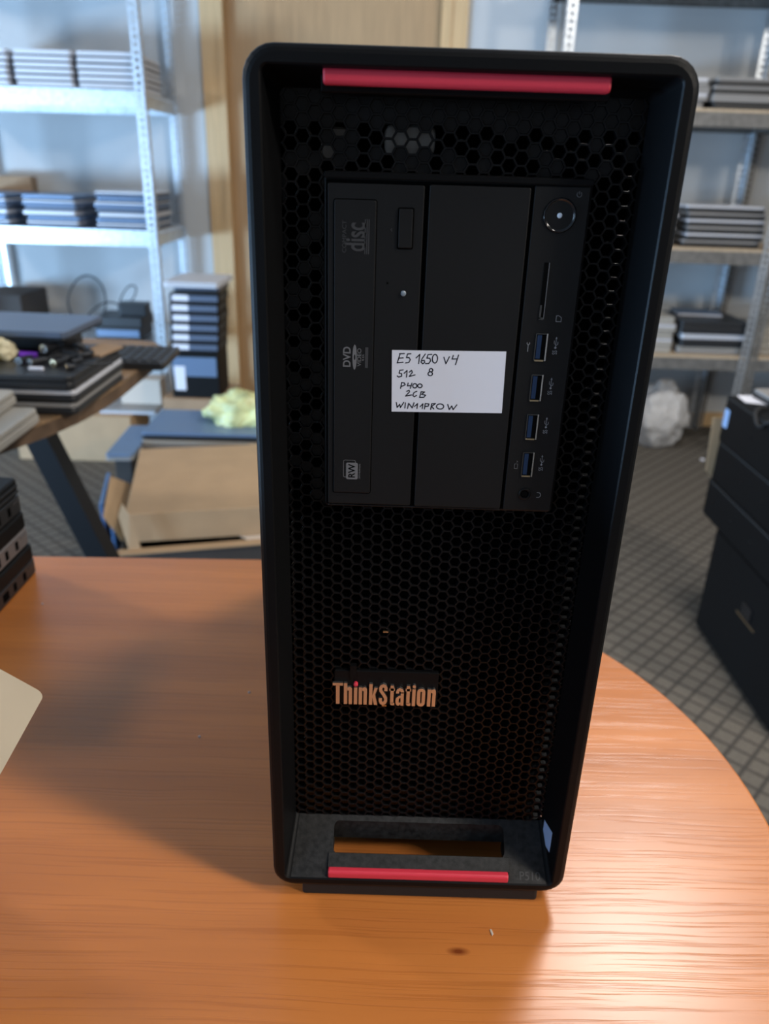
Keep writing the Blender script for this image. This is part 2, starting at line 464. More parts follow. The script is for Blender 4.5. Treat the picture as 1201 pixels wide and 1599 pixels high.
# ------------------------------------------------------------------ the table
def table():
    t = thing('round_end_table', 'orange beech table with a rounded right end under the black computer tower', 'table', (0, 0, 0))
    out = []
    cx, cy, r = -0.071, 0.0845, 0.318
    a0 = math.radians(-78); a1 = math.radians(52)
    for k in range(49):
        a = a0 + (a1 - a0) * k / 48
        out.append((cx + r * math.cos(a), cy + r * math.sin(a)))
    # ease out of the arc into the straight back edge
    p0 = Vector(out[-1]); d0 = Vector((-math.sin(a1), math.cos(a1))); p1 = Vector((-0.16, 0.4415)); d1 = Vector((-1, -0.03))
    for k in range(1, 17):
        s = k / 16; L = 0.28
        h = [2 * s**3 - 3 * s**2 + 1, s**3 - 2 * s**2 + s, -2 * s**3 + 3 * s**2, s**3 - s**2]
        out.append(tuple(h[0] * p0 + h[1] * L * d0 + h[2] * p1 + h[3] * L * d1))
    out += [(-0.41, 0.433), (-1.10, 0.412), (-1.10, -0.235)]
    bm = B()
    cxm = -0.35; cym = 0.1
    def ins(p, e): 
        d = Vector((p[0] - cxm, p[1] - cym)); d = d * (1 - e / d.length); return (cxm + d.x, cym + d.y)
    loops = []
    for e, z in ((0.002, TT - 0.0245), (0, TT - 0.0225), (0, TT - 0.002), (0.0006, TT - 0.0006), (0.002, TT)):
        loops.append([(*ins(p, e), z) for p in out])
    loft(bm, loops)
    o = obj('tabletop', bm, M['table'], t)
    bm = B()
    lp = [[(*p, z) for p in out] for z in (TT - 0.0222, TT - 0.003)]
    lp = [[(p[0] + 0.0006 * (1 if p[0] > 0 else 0), p[1] + 0.0006, p[2]) for p in q] for q in lp]
    loft(bm, lp, False, False)
    obj('edge_band', bm, M['edge'], t)
    for x, y in ((-0.98, 0.36), (-0.98, -0.17), (-0.02, 0.10)):
        bm = B(); cyl(bm, (x, y, 0.004), (x, y, TT - 0.0255), 0.028, n=24); cyl(bm, (x, y, 0.0), (x, y, 0.006), 0.045, n=24)
        obj('leg', bm, M['leg'], t, smooth=False)
table()

# ------------------------------------------------------------------ the computer tower
FH = 0.010
def tower():
    t = thing('workstation_tower', 'tall black computer tower with honeycomb front and red strips on the table', 'computer', (0, 0, TT))
    W = 0.0875; H = 0.4398
    o = (0, 0, FH)
    # case behind the bezel
    bm = B(); rbox(bm, -0.0862, 0.0862, 0.056, 0.436, 0.002, H - 0.001, 0.008, 0.0015, 4, 'y')
    obj('case', bm, M['steel'], t, o)
    # ring-shaped front bezel
    n = 6
    lp = []
    for ins, y in ((0.0, 0.0555), (0.0, 0.0035), (0.0006, 0.0016), (0.0018, 0.0005), (0.0032, 0.0)):
        lp.append([(p[0], y, p[1]) for p in rrect(-W + ins, W - ins, ins, H - ins, 0.0125 - ins * 0.6, n)])
    lp.append([(p[0], 0.0, p[1]) for p in rrect(-0.0807, 0.0807, 0.0064, 0.4330, 0.0035, n)])
    lp.append([(p[0], 0.0008, p[1]) for p in rrect(-0.0801, 0.0801, 0.0070, 0.4324, 0.0032, n)])
    lp.append([(p[0], 0.0282, p[1]) for p in rrect(-0.0766, 0.0766, 0.0300, 0.4270, 0.0025, n)])
    bm = B()
    for i in range(len(lp) - 1):
        loft(bm, [lp[i], lp[i + 1]], False, False, skip=(n,) if i in (0, len(lp) - 2) else ())
    bmesh.ops.remove_doubles(bm, verts=bm.verts, dist=1e-6)
    bz = obj('front_bezel', bm, M['plast'], t, o)
    # sloping carry-handle floor with its slot
    y0, z0, y1, z1 = 0.0008, 0.0070, 0.0282, 0.0300
    L = math.hypot(y1 - y0, z1 - z0); uy, uz = (y1 - y0) / L, (z1 - z0) / L
    to = lambda p: (p[0], y0 + uy * p[1], z0 + uz * p[1])
    bm = B()
    fill_holes(bm, [(-0.0772, 0), (0.0772, 0), (0.0742, L), (-0.0742, L)],
               [rrect(-0.0525, 0.0525, (0.0112 - y0) / uy, (0.0256 - y0) / uy, 0.0035, 5)], to,
               Vector((0, uz, -uy)) * 0.0022)
    box(bm, -0.054, 0.054, 0.0258, 0.0278, 0.0135, 0.0275)
    for s in (-1, 1): box(bm, min(s * 0.0524, s * 0.0545), max(s * 0.0524, s * 0.0545), 0.012, 0.0258, 0.0085, 0.0135)
    obj('handle_well', bm, M['dusty'], t, o)
    bm = B()
    prism(bm, [(0.0042, 0.0122), (0.0050, 0.0128), (0.0110, 0.0166), (0.0118, 0.0160), (0.0118, 0.0040), (0.0042, 0.0040)], -0.0548, 0.0545, 'x')
    obj('carry_handle', bm, M['dusty'], t, o)
    bm = B(); rbox(bm, -0.0546, 0.0538, 0.0004, 0.0054, 0.0066, 0.0124, 0.0018, 0.0008, 5, 'x')
    obj('red_strip', bm, M['red'], t, o)['label'] = 'lower red strip along the handle'
    bm = B(); rbox(bm, -0.0566, 0.0538, 0.0030, 0.0105, 0.4264, 0.4325, 0.0020, 0.0008, 5, 'x')
    obj('red_strip', bm, M['red'], t, o)['label'] = 'upper red strip under the top edge'
    bm = B(); rbox(bm, -0.058, 0.0555, 0.0108, 0.0150, 0.4242, 0.4310, 0.001, 0.0004, 3, 'x'); box(bm, -0.048, 0.040, 0.0150, 0.027, 0.4245, 0.4252)
    obj('top_grip', bm, M['plast'], t, o)
    # honeycomb grille
    R = 0.00345; r_ = R - 0.00058; cs = 1.5 * R; rs = math.sqrt(3) * R
    xm, zb, zt = 0.0768, 0.0298, 0.4270; Y = 0.0280
    bm = B()
    rnd = random.Random(3)
    cx_ = lambda x: max(-xm, min(xm, x)); cz_ = lambda z: max(zb, min(zt, z))
    def hexa(x, z, rad, y): return [(cx_(x + rad * math.cos(k * PI / 3)), y, cz_(z + rad * math.sin(k * PI / 3))) for k in range(6)]
    for i in range(-16, 17):
        for j in range(0, 75):
            x = i * cs; z = zb + j * rs + (rs / 2 if i % 2 else 0)
            if abs(x) > xm + R * 0.6 or z > zt + rs * 0.4: continue
            if -0.0545 < x < 0.0535 and 0.2465 < z < 0.3935: continue
            ou = [bm.verts.new(p) for p in hexa(x, z, R, Y)]
            i0 = [bm.verts.new(p) for p in hexa(x, z, r_ + 0.00015, Y)]
            i1 = [bm.verts.new(p) for p in hexa(x, z, r_, Y + 0.0003)]
            i2 = [bm.verts.new(p) for p in hexa(x, z, r_, Y + 0.0032)]
            for a, b in ((ou, i0), (i0, i1), (i1, i2)):
                for k in range(6):
                    l = (k + 1) % 6
                    try: bm.faces.new((a[k], a[l], b[l], b[k]))
                    except ValueError: pass
            solid = z > 0.4135 or (z > 0.396 and rnd.random() < 0.33) or (0.24 < z < 0.396 and x < -0.05 and rnd.random() < 0.5)
            if solid:
                bm.faces.new([bm.verts.new(p) for p in hexa(x, z, r_ + 0.0002, Y + 0.0011)])
    obj('honeycomb_grille', bm, M['mesh'], t, o)
    obj('inner_chassis', box(B(), -0.0805, 0.0805, 0.0535, 0.0555, 0.030, 0.430), M['dark'], t, o)
    bm = B(); rbox(bm, -0.0605, -0.0480, 0.040, 0.052, 0.4005, 0.4135, 0.003, 0.0008, 4, 'y')
    obj('drive_bracket', bm, M['zinc'], t, o)['label'] = 'bare metal bracket behind the honeycomb'
    bm = B(); rbox(bm, -0.0330, -0.0105, 0.040, 0.052, 0.4030, 0.4150, 0.003, 0.0008, 4, 'y')
    obj('drive_bracket', bm, M['zinc'], t, o)['label'] = 'bare metal bracket behind the honeycomb'
    # front drive panel
    bm = B(); rbox(bm, -0.0578, 0.0562, 0.0212, 0.0300, 0.2424, 0.3962, 0.0022, 0.0010, 4, 'y')
    obj('drive_panel', bm, M['panel'], t, o)
    bm = B(); rbox(bm, -0.0575, 0.0558, 0.0186, 0.0214, 0.3934, 0.3960, 0.0006, 0.0004, 3, 'y'); 
    obj('panel_ledge', bm, M['plast'], t, o)
    obj('panel_gap', box(B(), -0.0568, 0.0316, 0.02085, 0.0214, 0.2440, 0.3930), M['dark'], t, o)
    bm = B(); rbox(bm, -0.0560, 0.0300, 0.0203, 0.0214, 0.2432, 0.2440, 0.0003, 0.00015, 2, 'y')
    obj('panel_lip', bm, M['gloss'], t, o)
    # optical drive
    bm = B(); rbox(bm, -0.0560, -0.0150, 0.0190, 0.0212, 0.2448, 0.3916, 0.0008, 0.0004, 3, 'y')
    od = obj('optical_drive', bm, M['panel'], t, o)
    def sub(name, bm, m, par, **k): return obj(name, bm, m, par, **k)
    def frame(bm, x0, x1, z0, z1, r, wd, ya, yb):
        lo = [[(p[0], ya, p[1]) for p in rrect(x0, x1, z0, z1, r, 4)], [(p[0], ya, p[1]) for p in rrect(x0 + wd, x1 - wd, z0 + wd, z1 - wd, max(r - wd, 1e-4), 4)]]
        loft(bm, lo, False, False)
        lo2 = [[(p[0], yb, p[2]) for p in q] for q in lo]
        loft(bm, lo2, False, False); loft(bm, [lo[0], lo2[0]], False, False); loft(bm, [lo[1], lo2[1]], False, False)
        return bm
    bm = B(); rbox(bm, -0.0532, -0.0352, 0.0184, 0.0192, 0.2510, 0.3852, 0.0010, 0.0004, 4, 'y')
    sub('disc_tray', bm, M['panel'], od)
    sub('tray_groove', frame(B(), -0.0536, -0.0348, 0.2506, 0.3856, 0.0012, 0.0004, 0.01893, 0.0191), M['dark'], od)
    bm = B(); rbox(bm, -0.0255, -0.0196, 0.0181, 0.0192, 0.3664, 0.3822, 0.0006, 0.0003, 3, 'y')
    sub('eject_button', bm, M['panel'], od)
    sub('button_groove', frame(B(), -0.0261, -0.0190, 0.3658, 0.3828, 0.0008, 0.0006, 0.01888, 0.0191), M['dark'], od)
    sub('activity_light', lathe_y(B(), -0.0224, 0.3473, [(0.0012, 0.0191), (0.0012, 0.0184), (0.0008, 0.0181), (0, 0.0180)], 20), M['ledd'], od)
    sub('release_hole', lathe_y(B(), -0.0296, 0.3515, [(0.0005, 0.0191), (0.0005, 0.01892), (0, 0.01891)], 14), M['dark'], od)
    bm = B(); strokes(bm, [[(-0.0290, 0.3736), (-0.0284, 0.3742), (-0.0284, 0.3730), (-0.0290, 0.3736)]], 0.0002, 0.0188); sub('eject_symbol', bm, M['print'], od)
    yf = 0.01835
    text('disc_logo', 'disc', 0.0125, M['print'], od, (-0.0436, yf, 0.3703), -PI / 2, sx=0.62, extrude=0.00003, offset=0.0002)
    text('disc_logo', 'COMPACT', 0.0024, M['print'], od, (-0.0487, yf, 0.3703), -PI / 2, sx=1.15, extrude=0.00003)
    bm = B(); [box(bm, -0.0400 + k * 0.0008, -0.0396 + k * 0.0008, yf - 0.00003, yf + 0.00002, 0.3634, 0.3776) for k in range(3)]
    sub('disc_logo', bm, M['print'], od)
    text('dvd_logo', 'DVD', 0.0048, M['printl'], od, (-0.0470, yf, 0.3183), -PI / 2, sx=0.95, extrude=0.00003, offset=0.0001)
    bm = B(); fill_holes(bm, ell(0, 0, 0.0010, 0.0058, 24)[:-1], [ell(0, 0, 0.0004, 0.0013, 12)[:-1]], lambda p: (p[0] - 0.0436, yf - 0.00003, p[1] + 0.3183), Vector((0, 0.00006, 0)))
    sub('dvd_logo', bm, M['printl'], od)
    for k, (x, s) in enumerate(((-0.0414, 0.0026), (-0.0397, 0.0014))):
        text('dvd_logo', ('VIDEO', 'R DL')[k], s, M['printl'], od, (x, yf, 0.3183), -PI / 2, sx=1.1, extrude=0.00003)
    sub('dvd_logo', box(B(), -0.0388, -0.0374, yf - 0.00003, yf + 0.00003, 0.3135, 0.3230), M['print'], od)
    sub('rewritable_logo', frame(B(), -0.0484, -0.0424, 0.2592, 0.2682, 0.0008, 0.00022, yf - 0.00002, yf + 0.00003), M['printl'], od)
    bm = B(); rbox(bm, -0.0470, -0.0413, yf - 0.00003, yf + 0.00003, 0.2582, 0.2668, 0.0008, 0.00001, 4, 'y'); sub('rewritable_logo', bm, M['printl'], od)
    text('rewritable_logo', 'RW', 0.0046, M['dark'], od, (-0.0441, yf - 0.00005, 0.2625), -PI / 2, sx=0.95, extrude=0.00003, offset=0.00008)
    text('rewritable_logo', 'DVD+ReWritable', 0.0011, M['printl'], od, (-0.0404, yf, 0.2625), -PI / 2, sx=0.95, extrude=0.00003)
    # blank bay cover
    bm = B(); rbox(bm, -0.0130, 0.0298, 0.0190, 0.0212, 0.2446, 0.3920, 0.0008, 0.0004, 3, 'y')
    obj('bay_cover', bm, M['panel'], t, o)
    # port panel
    bm = B(); rbox(bm, 0.0314, 0.0550, 0.0196, 0.0214, 0.2438, 0.3930, 0.0008, 0.0004, 3, 'y')
    pp = obj('port_panel', bm, M['panel'], t, o)
    bm = B(); lathe_y(bm, 0.0430, 0.3815, [(0.0069, 0.0198), (0.0069, 0.0192), (0.0066, 0.0190), (0.0064, 0.0193), (0.0055, 0.0197), (0.0035, 0.0201), (0.001, 0.0202), (0, 0.0202)], 48)
    sub('power_button', bm, M['gloss'], pp, smooth=True)
    sub('button_groove', frame(B(), 0.0358, 0.0502, 0.3743, 0.3887, 0.0071, 0.0004, 0.0195, 0.0198), M['dark'], pp)
    sub('power_light', lathe_y(B(), 0.0430, 0.3815, [(0.0011, 0.0202), (0.0011, 0.0196), (0.0007, 0.0194), (0, 0.01935)], 20), M['led'], pp)
    bm = B(); strokes(bm, [ell(0.0503, 0.3900, 0.0010, 0.0010, 14, math.radians(125), math.radians(415)), [(0.0503, 0.3912), (0.0503, 0.3902)]], 0.00022, 0.01953); sub('power_symbol', bm, M['printl'], pp)
    sub('card_slot', box(B(), 0.0388, 0.0408, 0.0194, 0.0198, 0.3385, 0.3622), M['dark'], pp)
    bm = B(); box(bm, 0.0388, 0.0396, 0.0192, 0.0196, 0.3380, 0.3440); box(bm, 0.0388, 0.0408, 0.0192, 0.0196, 0.3376, 0.3386); sub('slot_contact', bm, M['shell'], pp)
    bm = B(); box(bm, 0.0408, 0.0411, 0.0193, 0.0197, 0.338, 0.3622); sub('slot_rim', bm, M['printl'], pp)
    bm = B(); strokes(bm, [[(0.0467, 0.3370), (0.0467, 0.3396), (0.0478, 0.3396), (0.0490, 0.3388), (0.0490, 0.3370), (0.0467, 0.3370)]], 0.00022, 0.01953); sub('card_symbol', bm, M['symbol'], pp)
    zs = (0.3253, 0.3064, 0.2874, 0.2684)
    for k, z in enumerate(zs):
        x0, x1 = 0.0384, 0.0438
        bm = B(); frame(bm, x0, x1, z - 0.0063, z + 0.0063, 0.0005, 0.00045, 0.01915, 0.0197)
        u = sub('usb_port', bm, M['shell'], pp)
        sub('port_glint', box(B(), x1 - 0.0005, x1 + 0.0001, 0.0190, 0.0196, z - 0.0062, z + 0.0063), M['chrome'], pp)  # glint on the frame's right edge put in as brighter metal
        bm = B(); box(bm, x0 + 0.0004, x1 - 0.0004, 0.01945, 0.0197, z - 0.0059, z + 0.0059)
        sub('port_opening', bm, M['dark'], pp)
        sub('blue_tongue', box(B(), x0 + 0.0008, x0 + 0.0028, 0.0192, 0.0195, z - 0.0052, z + 0.0055), M['blue'], pp)
        sub('port_contact', box(B(), x0 + 0.0004, x1 - 0.0009, 0.0190, 0.0193, z - 0.0064, z - 0.0057), M['gold'], pp)
        text('usb_symbol', 'SS', 0.0030, M['symbol'], pp, (0.0479, 0.01955, z - 0.0022), -PI / 2, sx=0.72, extrude=0.00003)
        bm = B(); zz = z
        strokes(bm, [[(0.0479, zz), (0.0479, zz + 0.0047)], [(0.0476, zz + 0.0040), (0.0479, zz + 0.0048), (0.0482, zz + 0.0040)],
                     [(0.0479, zz + 0.0008), (0.0488, zz + 0.0016), (0.0488, zz + 0.0026)], [(0.0479, zz + 0.0012), (0.0471, zz + 0.0020), (0.0471, zz + 0.0032)]], 0.00020, 0.01953)
        prism(bm, [(p[0], p[1]) for p in ell(0.0479, zz, 0.0005, 0.0005, 10)[:-1]], 0.01950, 0.0196, 'y')
        sub('usb_symbol', bm, M['symbol'], pp)
    bm = B(); strokes(bm, [[(0.0354, 0.3232), (0.0354, 0.3262)], ell(0.0354, 0.3269, 0.0006, 0.0006, 10, math.radians(150), math.radians(390))], 0.0003, 0.01953); sub('wrench_symbol', bm, M['symbol'], pp)
    bm = B(); strokes(bm, [[(0.0349, 0.2660), (0.0364, 0.2660), (0.0364, 0.2684), (0.0349, 0.2684), (0.0349, 0.2660)], [(0.0358, 0.2692), (0.0362, 0.2696), (0.0358, 0.2700)]], 0.00018, 0.01953); sub('battery_symbol', bm, M['printl'], pp)
    bm = B(); lathe_y(bm, 0.0413, 0.2528, [(0.0030, 0.0197), (0.0030, 0.0192), (0.0026, 0.0190), (0.0021, 0.0191), (0.0019, 0.0196), (0, 0.0196)], 28)
    sub('audio_jack', bm, M['mesh'], pp, smooth=False)
    sub('jack_opening', lathe_y(B(), 0.0413, 0.2528, [(0.0016, 0.0196), (0.0016, 0.01945), (0, 0.01944)], 20), M['dark'], pp)
    bm = B(); strokes(bm, [ell(0.0480, 0.2524, 0.0013, 0.0013, 12, math.radians(-90), math.radians(90)), [(0.0474, 0.2537), (0.0481, 0.2537)], [(0.0474, 0.2511), (0.0481, 0.2511)]], 0.0003, 0.01953); sub('headphone_symbol', bm, M['symbol'], pp)
    # name badge
    bm = B(); rbox(bm, -0.0530, 0.0060, 0.0262, 0.0290, 0.1172, 0.1395, 0.001, 0.0004, 3, 'y'); box(bm, -0.0440, -0.0405, 0.0256, 0.0290, 0.134, 0.1430)
    obj('badge_plate', bm, M['plast'], t, o)
    # heavy condensed letters, drawn on a 168-unit cap height
    def rc(x0, x1, z0, z1): return [(x0, z0), (x1, z0), (x1, z1), (x0, z1)]
    arch = [(24, 100), (24, 126), (32, 136), (46, 141), (58, 136), (64, 122), (64, 0), (38, 0), (38, 106), (34, 112), (28, 110)]
    dot = ell(13, 156, 13, 13, 16)[:-1]
    tee = [rc(8, 34, 18, 160), rc(0, 42, 118, 138), [(8, 24), (8, 12), (16, 2), (28, 0), (42, 2), (42, 20), (34, 22)]]
    G = {'T': [rc(0, 80, 148, 168), rc(26, 54, 0, 150)], 'h': [rc(0, 26, 0, 168), arch], 'i': [rc(0, 26, 0, 136)], 'j': [rc(0, 26, 0, 136), dot],
         'n': [rc(0, 26, 0, 138), arch], 'k': [rc(0, 26, 0, 168), [(24, 66), (42, 138), (67, 138), (47, 80), (67, 0), (40, 0), (28, 52)]], 't': tee,
         'a': [rc(40, 64, 0, 108), [(2, 98), (2, 112), (12, 132), (32, 141), (54, 134), (64, 116), (64, 100), (40, 100), (40, 108), (34, 118), (28, 116), (26, 98)],
               [(41, 84), (22, 76), (4, 60), (0, 36), (4, 12), (14, 0), (28, -1), (41, 14), (41, 34), (34, 22), (26, 28), (26, 46), (30, 58), (41, 66)]]}
    X = {0: ('T', 0), 1: ('h', 88), 2: ('i', 167), 3: ('n', 205), 4: ('k', 286), 6: ('t', 445), 7: ('a', 495), 8: ('t', 572), 9: ('j', 625), 11: ('n', 745)}
    ku, kz, bx, bz = 0.0000723, 0.0000857, -0.0537, 0.1176
    bm = B(); yb, yf_ = 0.0246, 0.0262
    for ch, x0 in X.values():
        for poly in G[ch]: prism(bm, [(bx + (x0 + p[0]) * ku, bz + p[1] * kz) for p in poly], yb, yf_, 'y')
    sp = [(54, 118), (54, 138), (46, 152), (33, 156), (19, 150), (13, 134), (15, 116), (28, 98), (42, 78), (54, 56), (54, 34), (46, 18), (33, 12), (20, 18), (13, 32), (13, 52)]
    for k, (p, q) in enumerate(zip(sp, sp[1:])):
        d = Vector((q[0] - p[0], q[1] - p[1])).normalized(); nv = Vector((-d.y, d.x)) * 12.5; e_ = d * 4
        prism(bm, [(bx + (363 + u) * ku, bz + v * kz) for u, v in ((p[0] + nv.x - e_.x, p[1] + nv.y - e_.y), (p[0] - nv.x - e_.x, p[1] - nv.y - e_.y), (q[0] - nv.x + e_.x, q[1] - nv.y + e_.y), (q[0] + nv.x + e_.x, q[1] + nv.y + e_.y))], yb + 0.000002 * k, yf_, 'y')
    fill_holes(bm, rrect(0, 64, -1, 141, 28, 6), [rrect(26, 38, 22, 118, 5.5, 4)], lambda p: (bx + (663 + p[0]) * ku, yb, bz + p[1] * kz), Vector((0, yf_ - yb, 0)))
    nb = obj('name_badge', bm, M['silver'], t, o)
    nb['label'] = 'silver lettering reading ThinkStation'
    obj('badge_dot', lathe_y(B(), -0.0407, 0.1312, [(0.0012, 0.0262), (0.0012, 0.0244), (0.0008, 0.0241), (0, 0.0240)], 20), M['red'], t, o)
    bm = B(); box(bm, -0.0262, -0.0234, 0.0270, 0.0286, 0.1648, 0.1656); box(bm, -0.0255, -0.0229, 0.0270, 0.0286, 0.1149, 0.1156)
    obj('badge_clip', bm, M['gold'], t, o)
    # model mark on the handle floor, lying on the slope
    me = text_mesh('P510', 0.0068, sx=0.95, extrude=0.00006)
    me.materials.clear(); me.materials.append(M['print'])
    sl = math.atan2(uz, uy)
    obj('model_mark', None, None, t, (0.0672, 0.0038, FH + 0.0096), (-(PI / 2 - sl), 0, 0), mesh=me)
    # sticker on the right inner wall: a thin sheet following the wall
    bm = B()
    wx = lambda y: 0.0801 - (y - 0.0008) * (0.0035 / 0.0274) - 0.0003
    q = [(0.0225, 0.0345), (0.0225, 0.0185), (0.0095, 0.0275), (0.0095, 0.0430)]
    q = [(0.0236, 0.0352), (0.0100, 0.0390), (0.0100, 0.0232), (0.0236, 0.0194)]
    loft(bm, [[(wx(y), y, z) for y, z in q], [(wx(y) - 0.0001, y, z) for y, z in q]])
    obj('sticker', bm, M['stick'], t, o)['label'] = 'blue and white sticker'
    # feet
    for x0, x1, y0_, y1_ in ((-0.0706, 0.0735, 0.0035, 0.0150),):
        bm = B(); rbox(bm, x0, x1, y0_, y1_, 0, 0.0105, 0.002, 0.0008, 4)
        obj('foot', bm, M['rub'], t)
    for s in (-1, 1):
        bm = B(); rbox(bm, s * 0.06 - 0.012, s * 0.06 + 0.012, 0.38, 0.42, 0, 0.012, 0.004, 0.001, 4)
        obj('foot', bm, M['rub'], t)
    return t
TOWER = tower()

# paper note taped to the drive panel
note = thing('paper_note', 'white paper note with handwritten specification stuck on the front of the black tower', 'note', (0, 0.0187, TT + FH))
bm = B(); prism(bm, [(-0.0266, 0.3220), (-0.0258, 0.2930), (0.0262, 0.2939), (0.0256, 0.3230)], 0.0000, 0.0002, 'y')
obj('paper_sheet', bm, M['paper'], note)
def N(cx, cy): return (-0.0266 + ((500 + cx / 4.003) - 612) * 0.0002955, 0.3222 - ((500 + cy / 4.003) - 545.5) * 0.000298)
HW = [
    [(500, 206), (484, 262)], [(496, 205), (526, 203)], [(491, 233), (520, 230)], [(484, 262), (520, 257)],
    [(566, 203), (546, 205), (540, 228), (556, 227), (564, 240), (556, 257), (536, 261)],
    [(600, 228), (622, 205), (617, 262)],
    [(656, 202), (638, 230), (632, 253), (643, 263), (655, 254), (651, 240), (634, 246)],
    [(696, 203), (673, 205), (667, 227), (685, 227), (691, 243), (680, 260), (661, 261)], ell(717, 229, 16, 27),
    [(772, 218), (787, 258), (806, 214)], [(830, 205), (823, 228), (853, 226)], [(862, 202), (847, 262)],
    [(522, 305), (502, 308), (498, 326), (514, 329), (515, 344), (497, 351), (487, 344)], [(529, 326), (547, 308), (545, 350)],
    [(561, 318), (575, 306), (581, 318), (562, 345), (598, 334)],
    ell(697, 301, 11, 10), ell(693, 324, 14, 12),
    [(516, 385), (511, 422)], [(516, 385), (533, 387), (539, 399), (513, 411)],
    [(557, 387), (553, 405), (577, 402)], [(581, 387), (572, 420)], ell(600, 403, 13, 14), ell(632, 402, 14, 12),
    [(551, 440), (565, 432), (568, 443), (544, 471), (582, 462)], [(614, 438), (597, 446), (590, 464), (600, 474), (613, 464)],
    [(641, 440), (634, 476)], [(641, 440), (664, 441), (645, 456), (671, 461), (660, 475), (634, 476)],
    [(487, 514), (494, 546), (509, 525), (515, 546), (534, 512)], [(545, 515), (543, 548)],
    [(560, 550), (566, 517), (590, 546), (600, 512)], [(604, 536), (623, 517), (620, 548)], [(640, 536), (657, 517), (654, 548)],
    [(672, 515), (668, 550)], [(672, 515), (695, 517), (692, 531), (670, 535)], [(713, 515), (708, 552)], [(713, 515), (737, 513), (712, 533), (728, 548)],
    ell(767, 531, 23, 17), [(815, 517), (827, 549), (841, 525), (851, 549), (873, 517)],
]
bm = strokes(B(), [[N(*p) for p in ln] for ln in HW], 0.00052, -0.00005, 0.00008)
obj('handwriting', bm, M['ink'], note)

# ------------------------------------------------------------------ laptops and other devices
CACHE = {}
def slab_mesh(key, fn, m):
    if key not in CACHE:
        bm = B(); fn(bm); bmesh.ops.recalc_face_normals(bm, faces=bm.faces)
        me = bpy.data.meshes.new('slab'); bm.to_mesh(me); bm.free(); me.materials.append(m); CACHE[key] = me
    return CACHE[key]


def laptop(label, loc, rz, wd, dp, th, lid, base, group=None, name='laptop', ports=True):
    """closed laptop, origin under its centre, front edge towards -y"""
    t = thing(name, label, 'laptop', loc, rz, group)
    h = th * (0.22 if base == 'lid_k' and th < 0.021 else 0.58)  # thin black base stands in for the shaded gap between stacked laptops
    k = (round(wd, 4), round(dp, 4), round(th, 4), round(h, 5))
    x, y = wd / 2, dp / 2
    obj('base', None, None, t, mesh=slab_mesh(('b', k, base), lambda bm: rbox(bm, -x, x, -y, y, 0.0012, h, 0.012, min(0.0025, h * 0.3), 4), M[base]))
    obj('lid', None, None, t, mesh=slab_mesh(('l', k, lid), lambda bm: rbox(bm, -x + 0.0006, x - 0.0006, -y + 0.0006, y - 0.004, h + 0.0012, th, 0.012, 0.0015, 4), M[lid]))
    obj('hinge', None, None, t, mesh=slab_mesh(('h', k), lambda bm: (cyl(bm, (-x * 0.82, y - 0.006, h), (-x * 0.5, y - 0.006, h), th * 0.26, n=10), cyl(bm, (x * 0.5, y - 0.006, h), (x * 0.82, y - 0.006, h), th * 0.26, n=10)), M['rub']))
    return t


ORD = ['bottom', 'second from bottom', 'third from bottom', 'fourth from bottom', 'fifth from bottom', 'sixth from bottom', 'seventh from bottom']
def ordw(i, n): return 'topmost' if i == n - 1 else ('lowest' if i == 0 else ORD[i])


def stack(where, group, x, y, z, n, wd, dp, th, rz, kinds, jit=0.006, colname=None, seed=0):
    """a pile of n closed laptops"""
    r = random.Random(seed)
    for i in range(n):
        lid, base = kinds[i % len(kinds)]
        cn = {'lid_s': 'silver', 'lid_g': 'grey', 'lid_k': 'black', 'lid_n': 'navy', 'lid_bl': 'blue-grey', 'lid_b': 'beige-grey'}[lid]
        laptop('%s laptop %s in %s' % (cn, ordw(i, n), where), (x + r.uniform(-jit, jit), y + r.uniform(-jit, jit), z + i * (th + 0.0006)),
               rz + r.uniform(-0.012, 0.012), wd, dp, th, lid, base, group)


# ------------------------------------------------------------------ shelving racks
def post_mesh(bm, x, y, sx, sy, h):
    """perforated angle post; flanges run to sx along x and to sy along y"""
    wd = 0.036; t_ = 0.0022; pitch = 0.025; hole = 0.013
    def fl(ax, s):
        def bx(u0, u1, z0, z1):
            a, b = sorted((s * u0, s * u1))
            if ax == 'x': box(bm, x + a, x + b, y - t_ / 2, y + t_ / 2, z0, z1)
            else: box(bm, x - t_ / 2, x + t_ / 2, y + a, y + b, z0, z1)
        bx(0, 0.011, 0, h); bx(0.024, wd, 0, h)
        k = 0
        while k * pitch < h:
            bx(0.011, 0.024, k * pitch, min(k * pitch + pitch - hole, h)); k += 1
    fl('x', sx); fl('y', sy)
    return bm


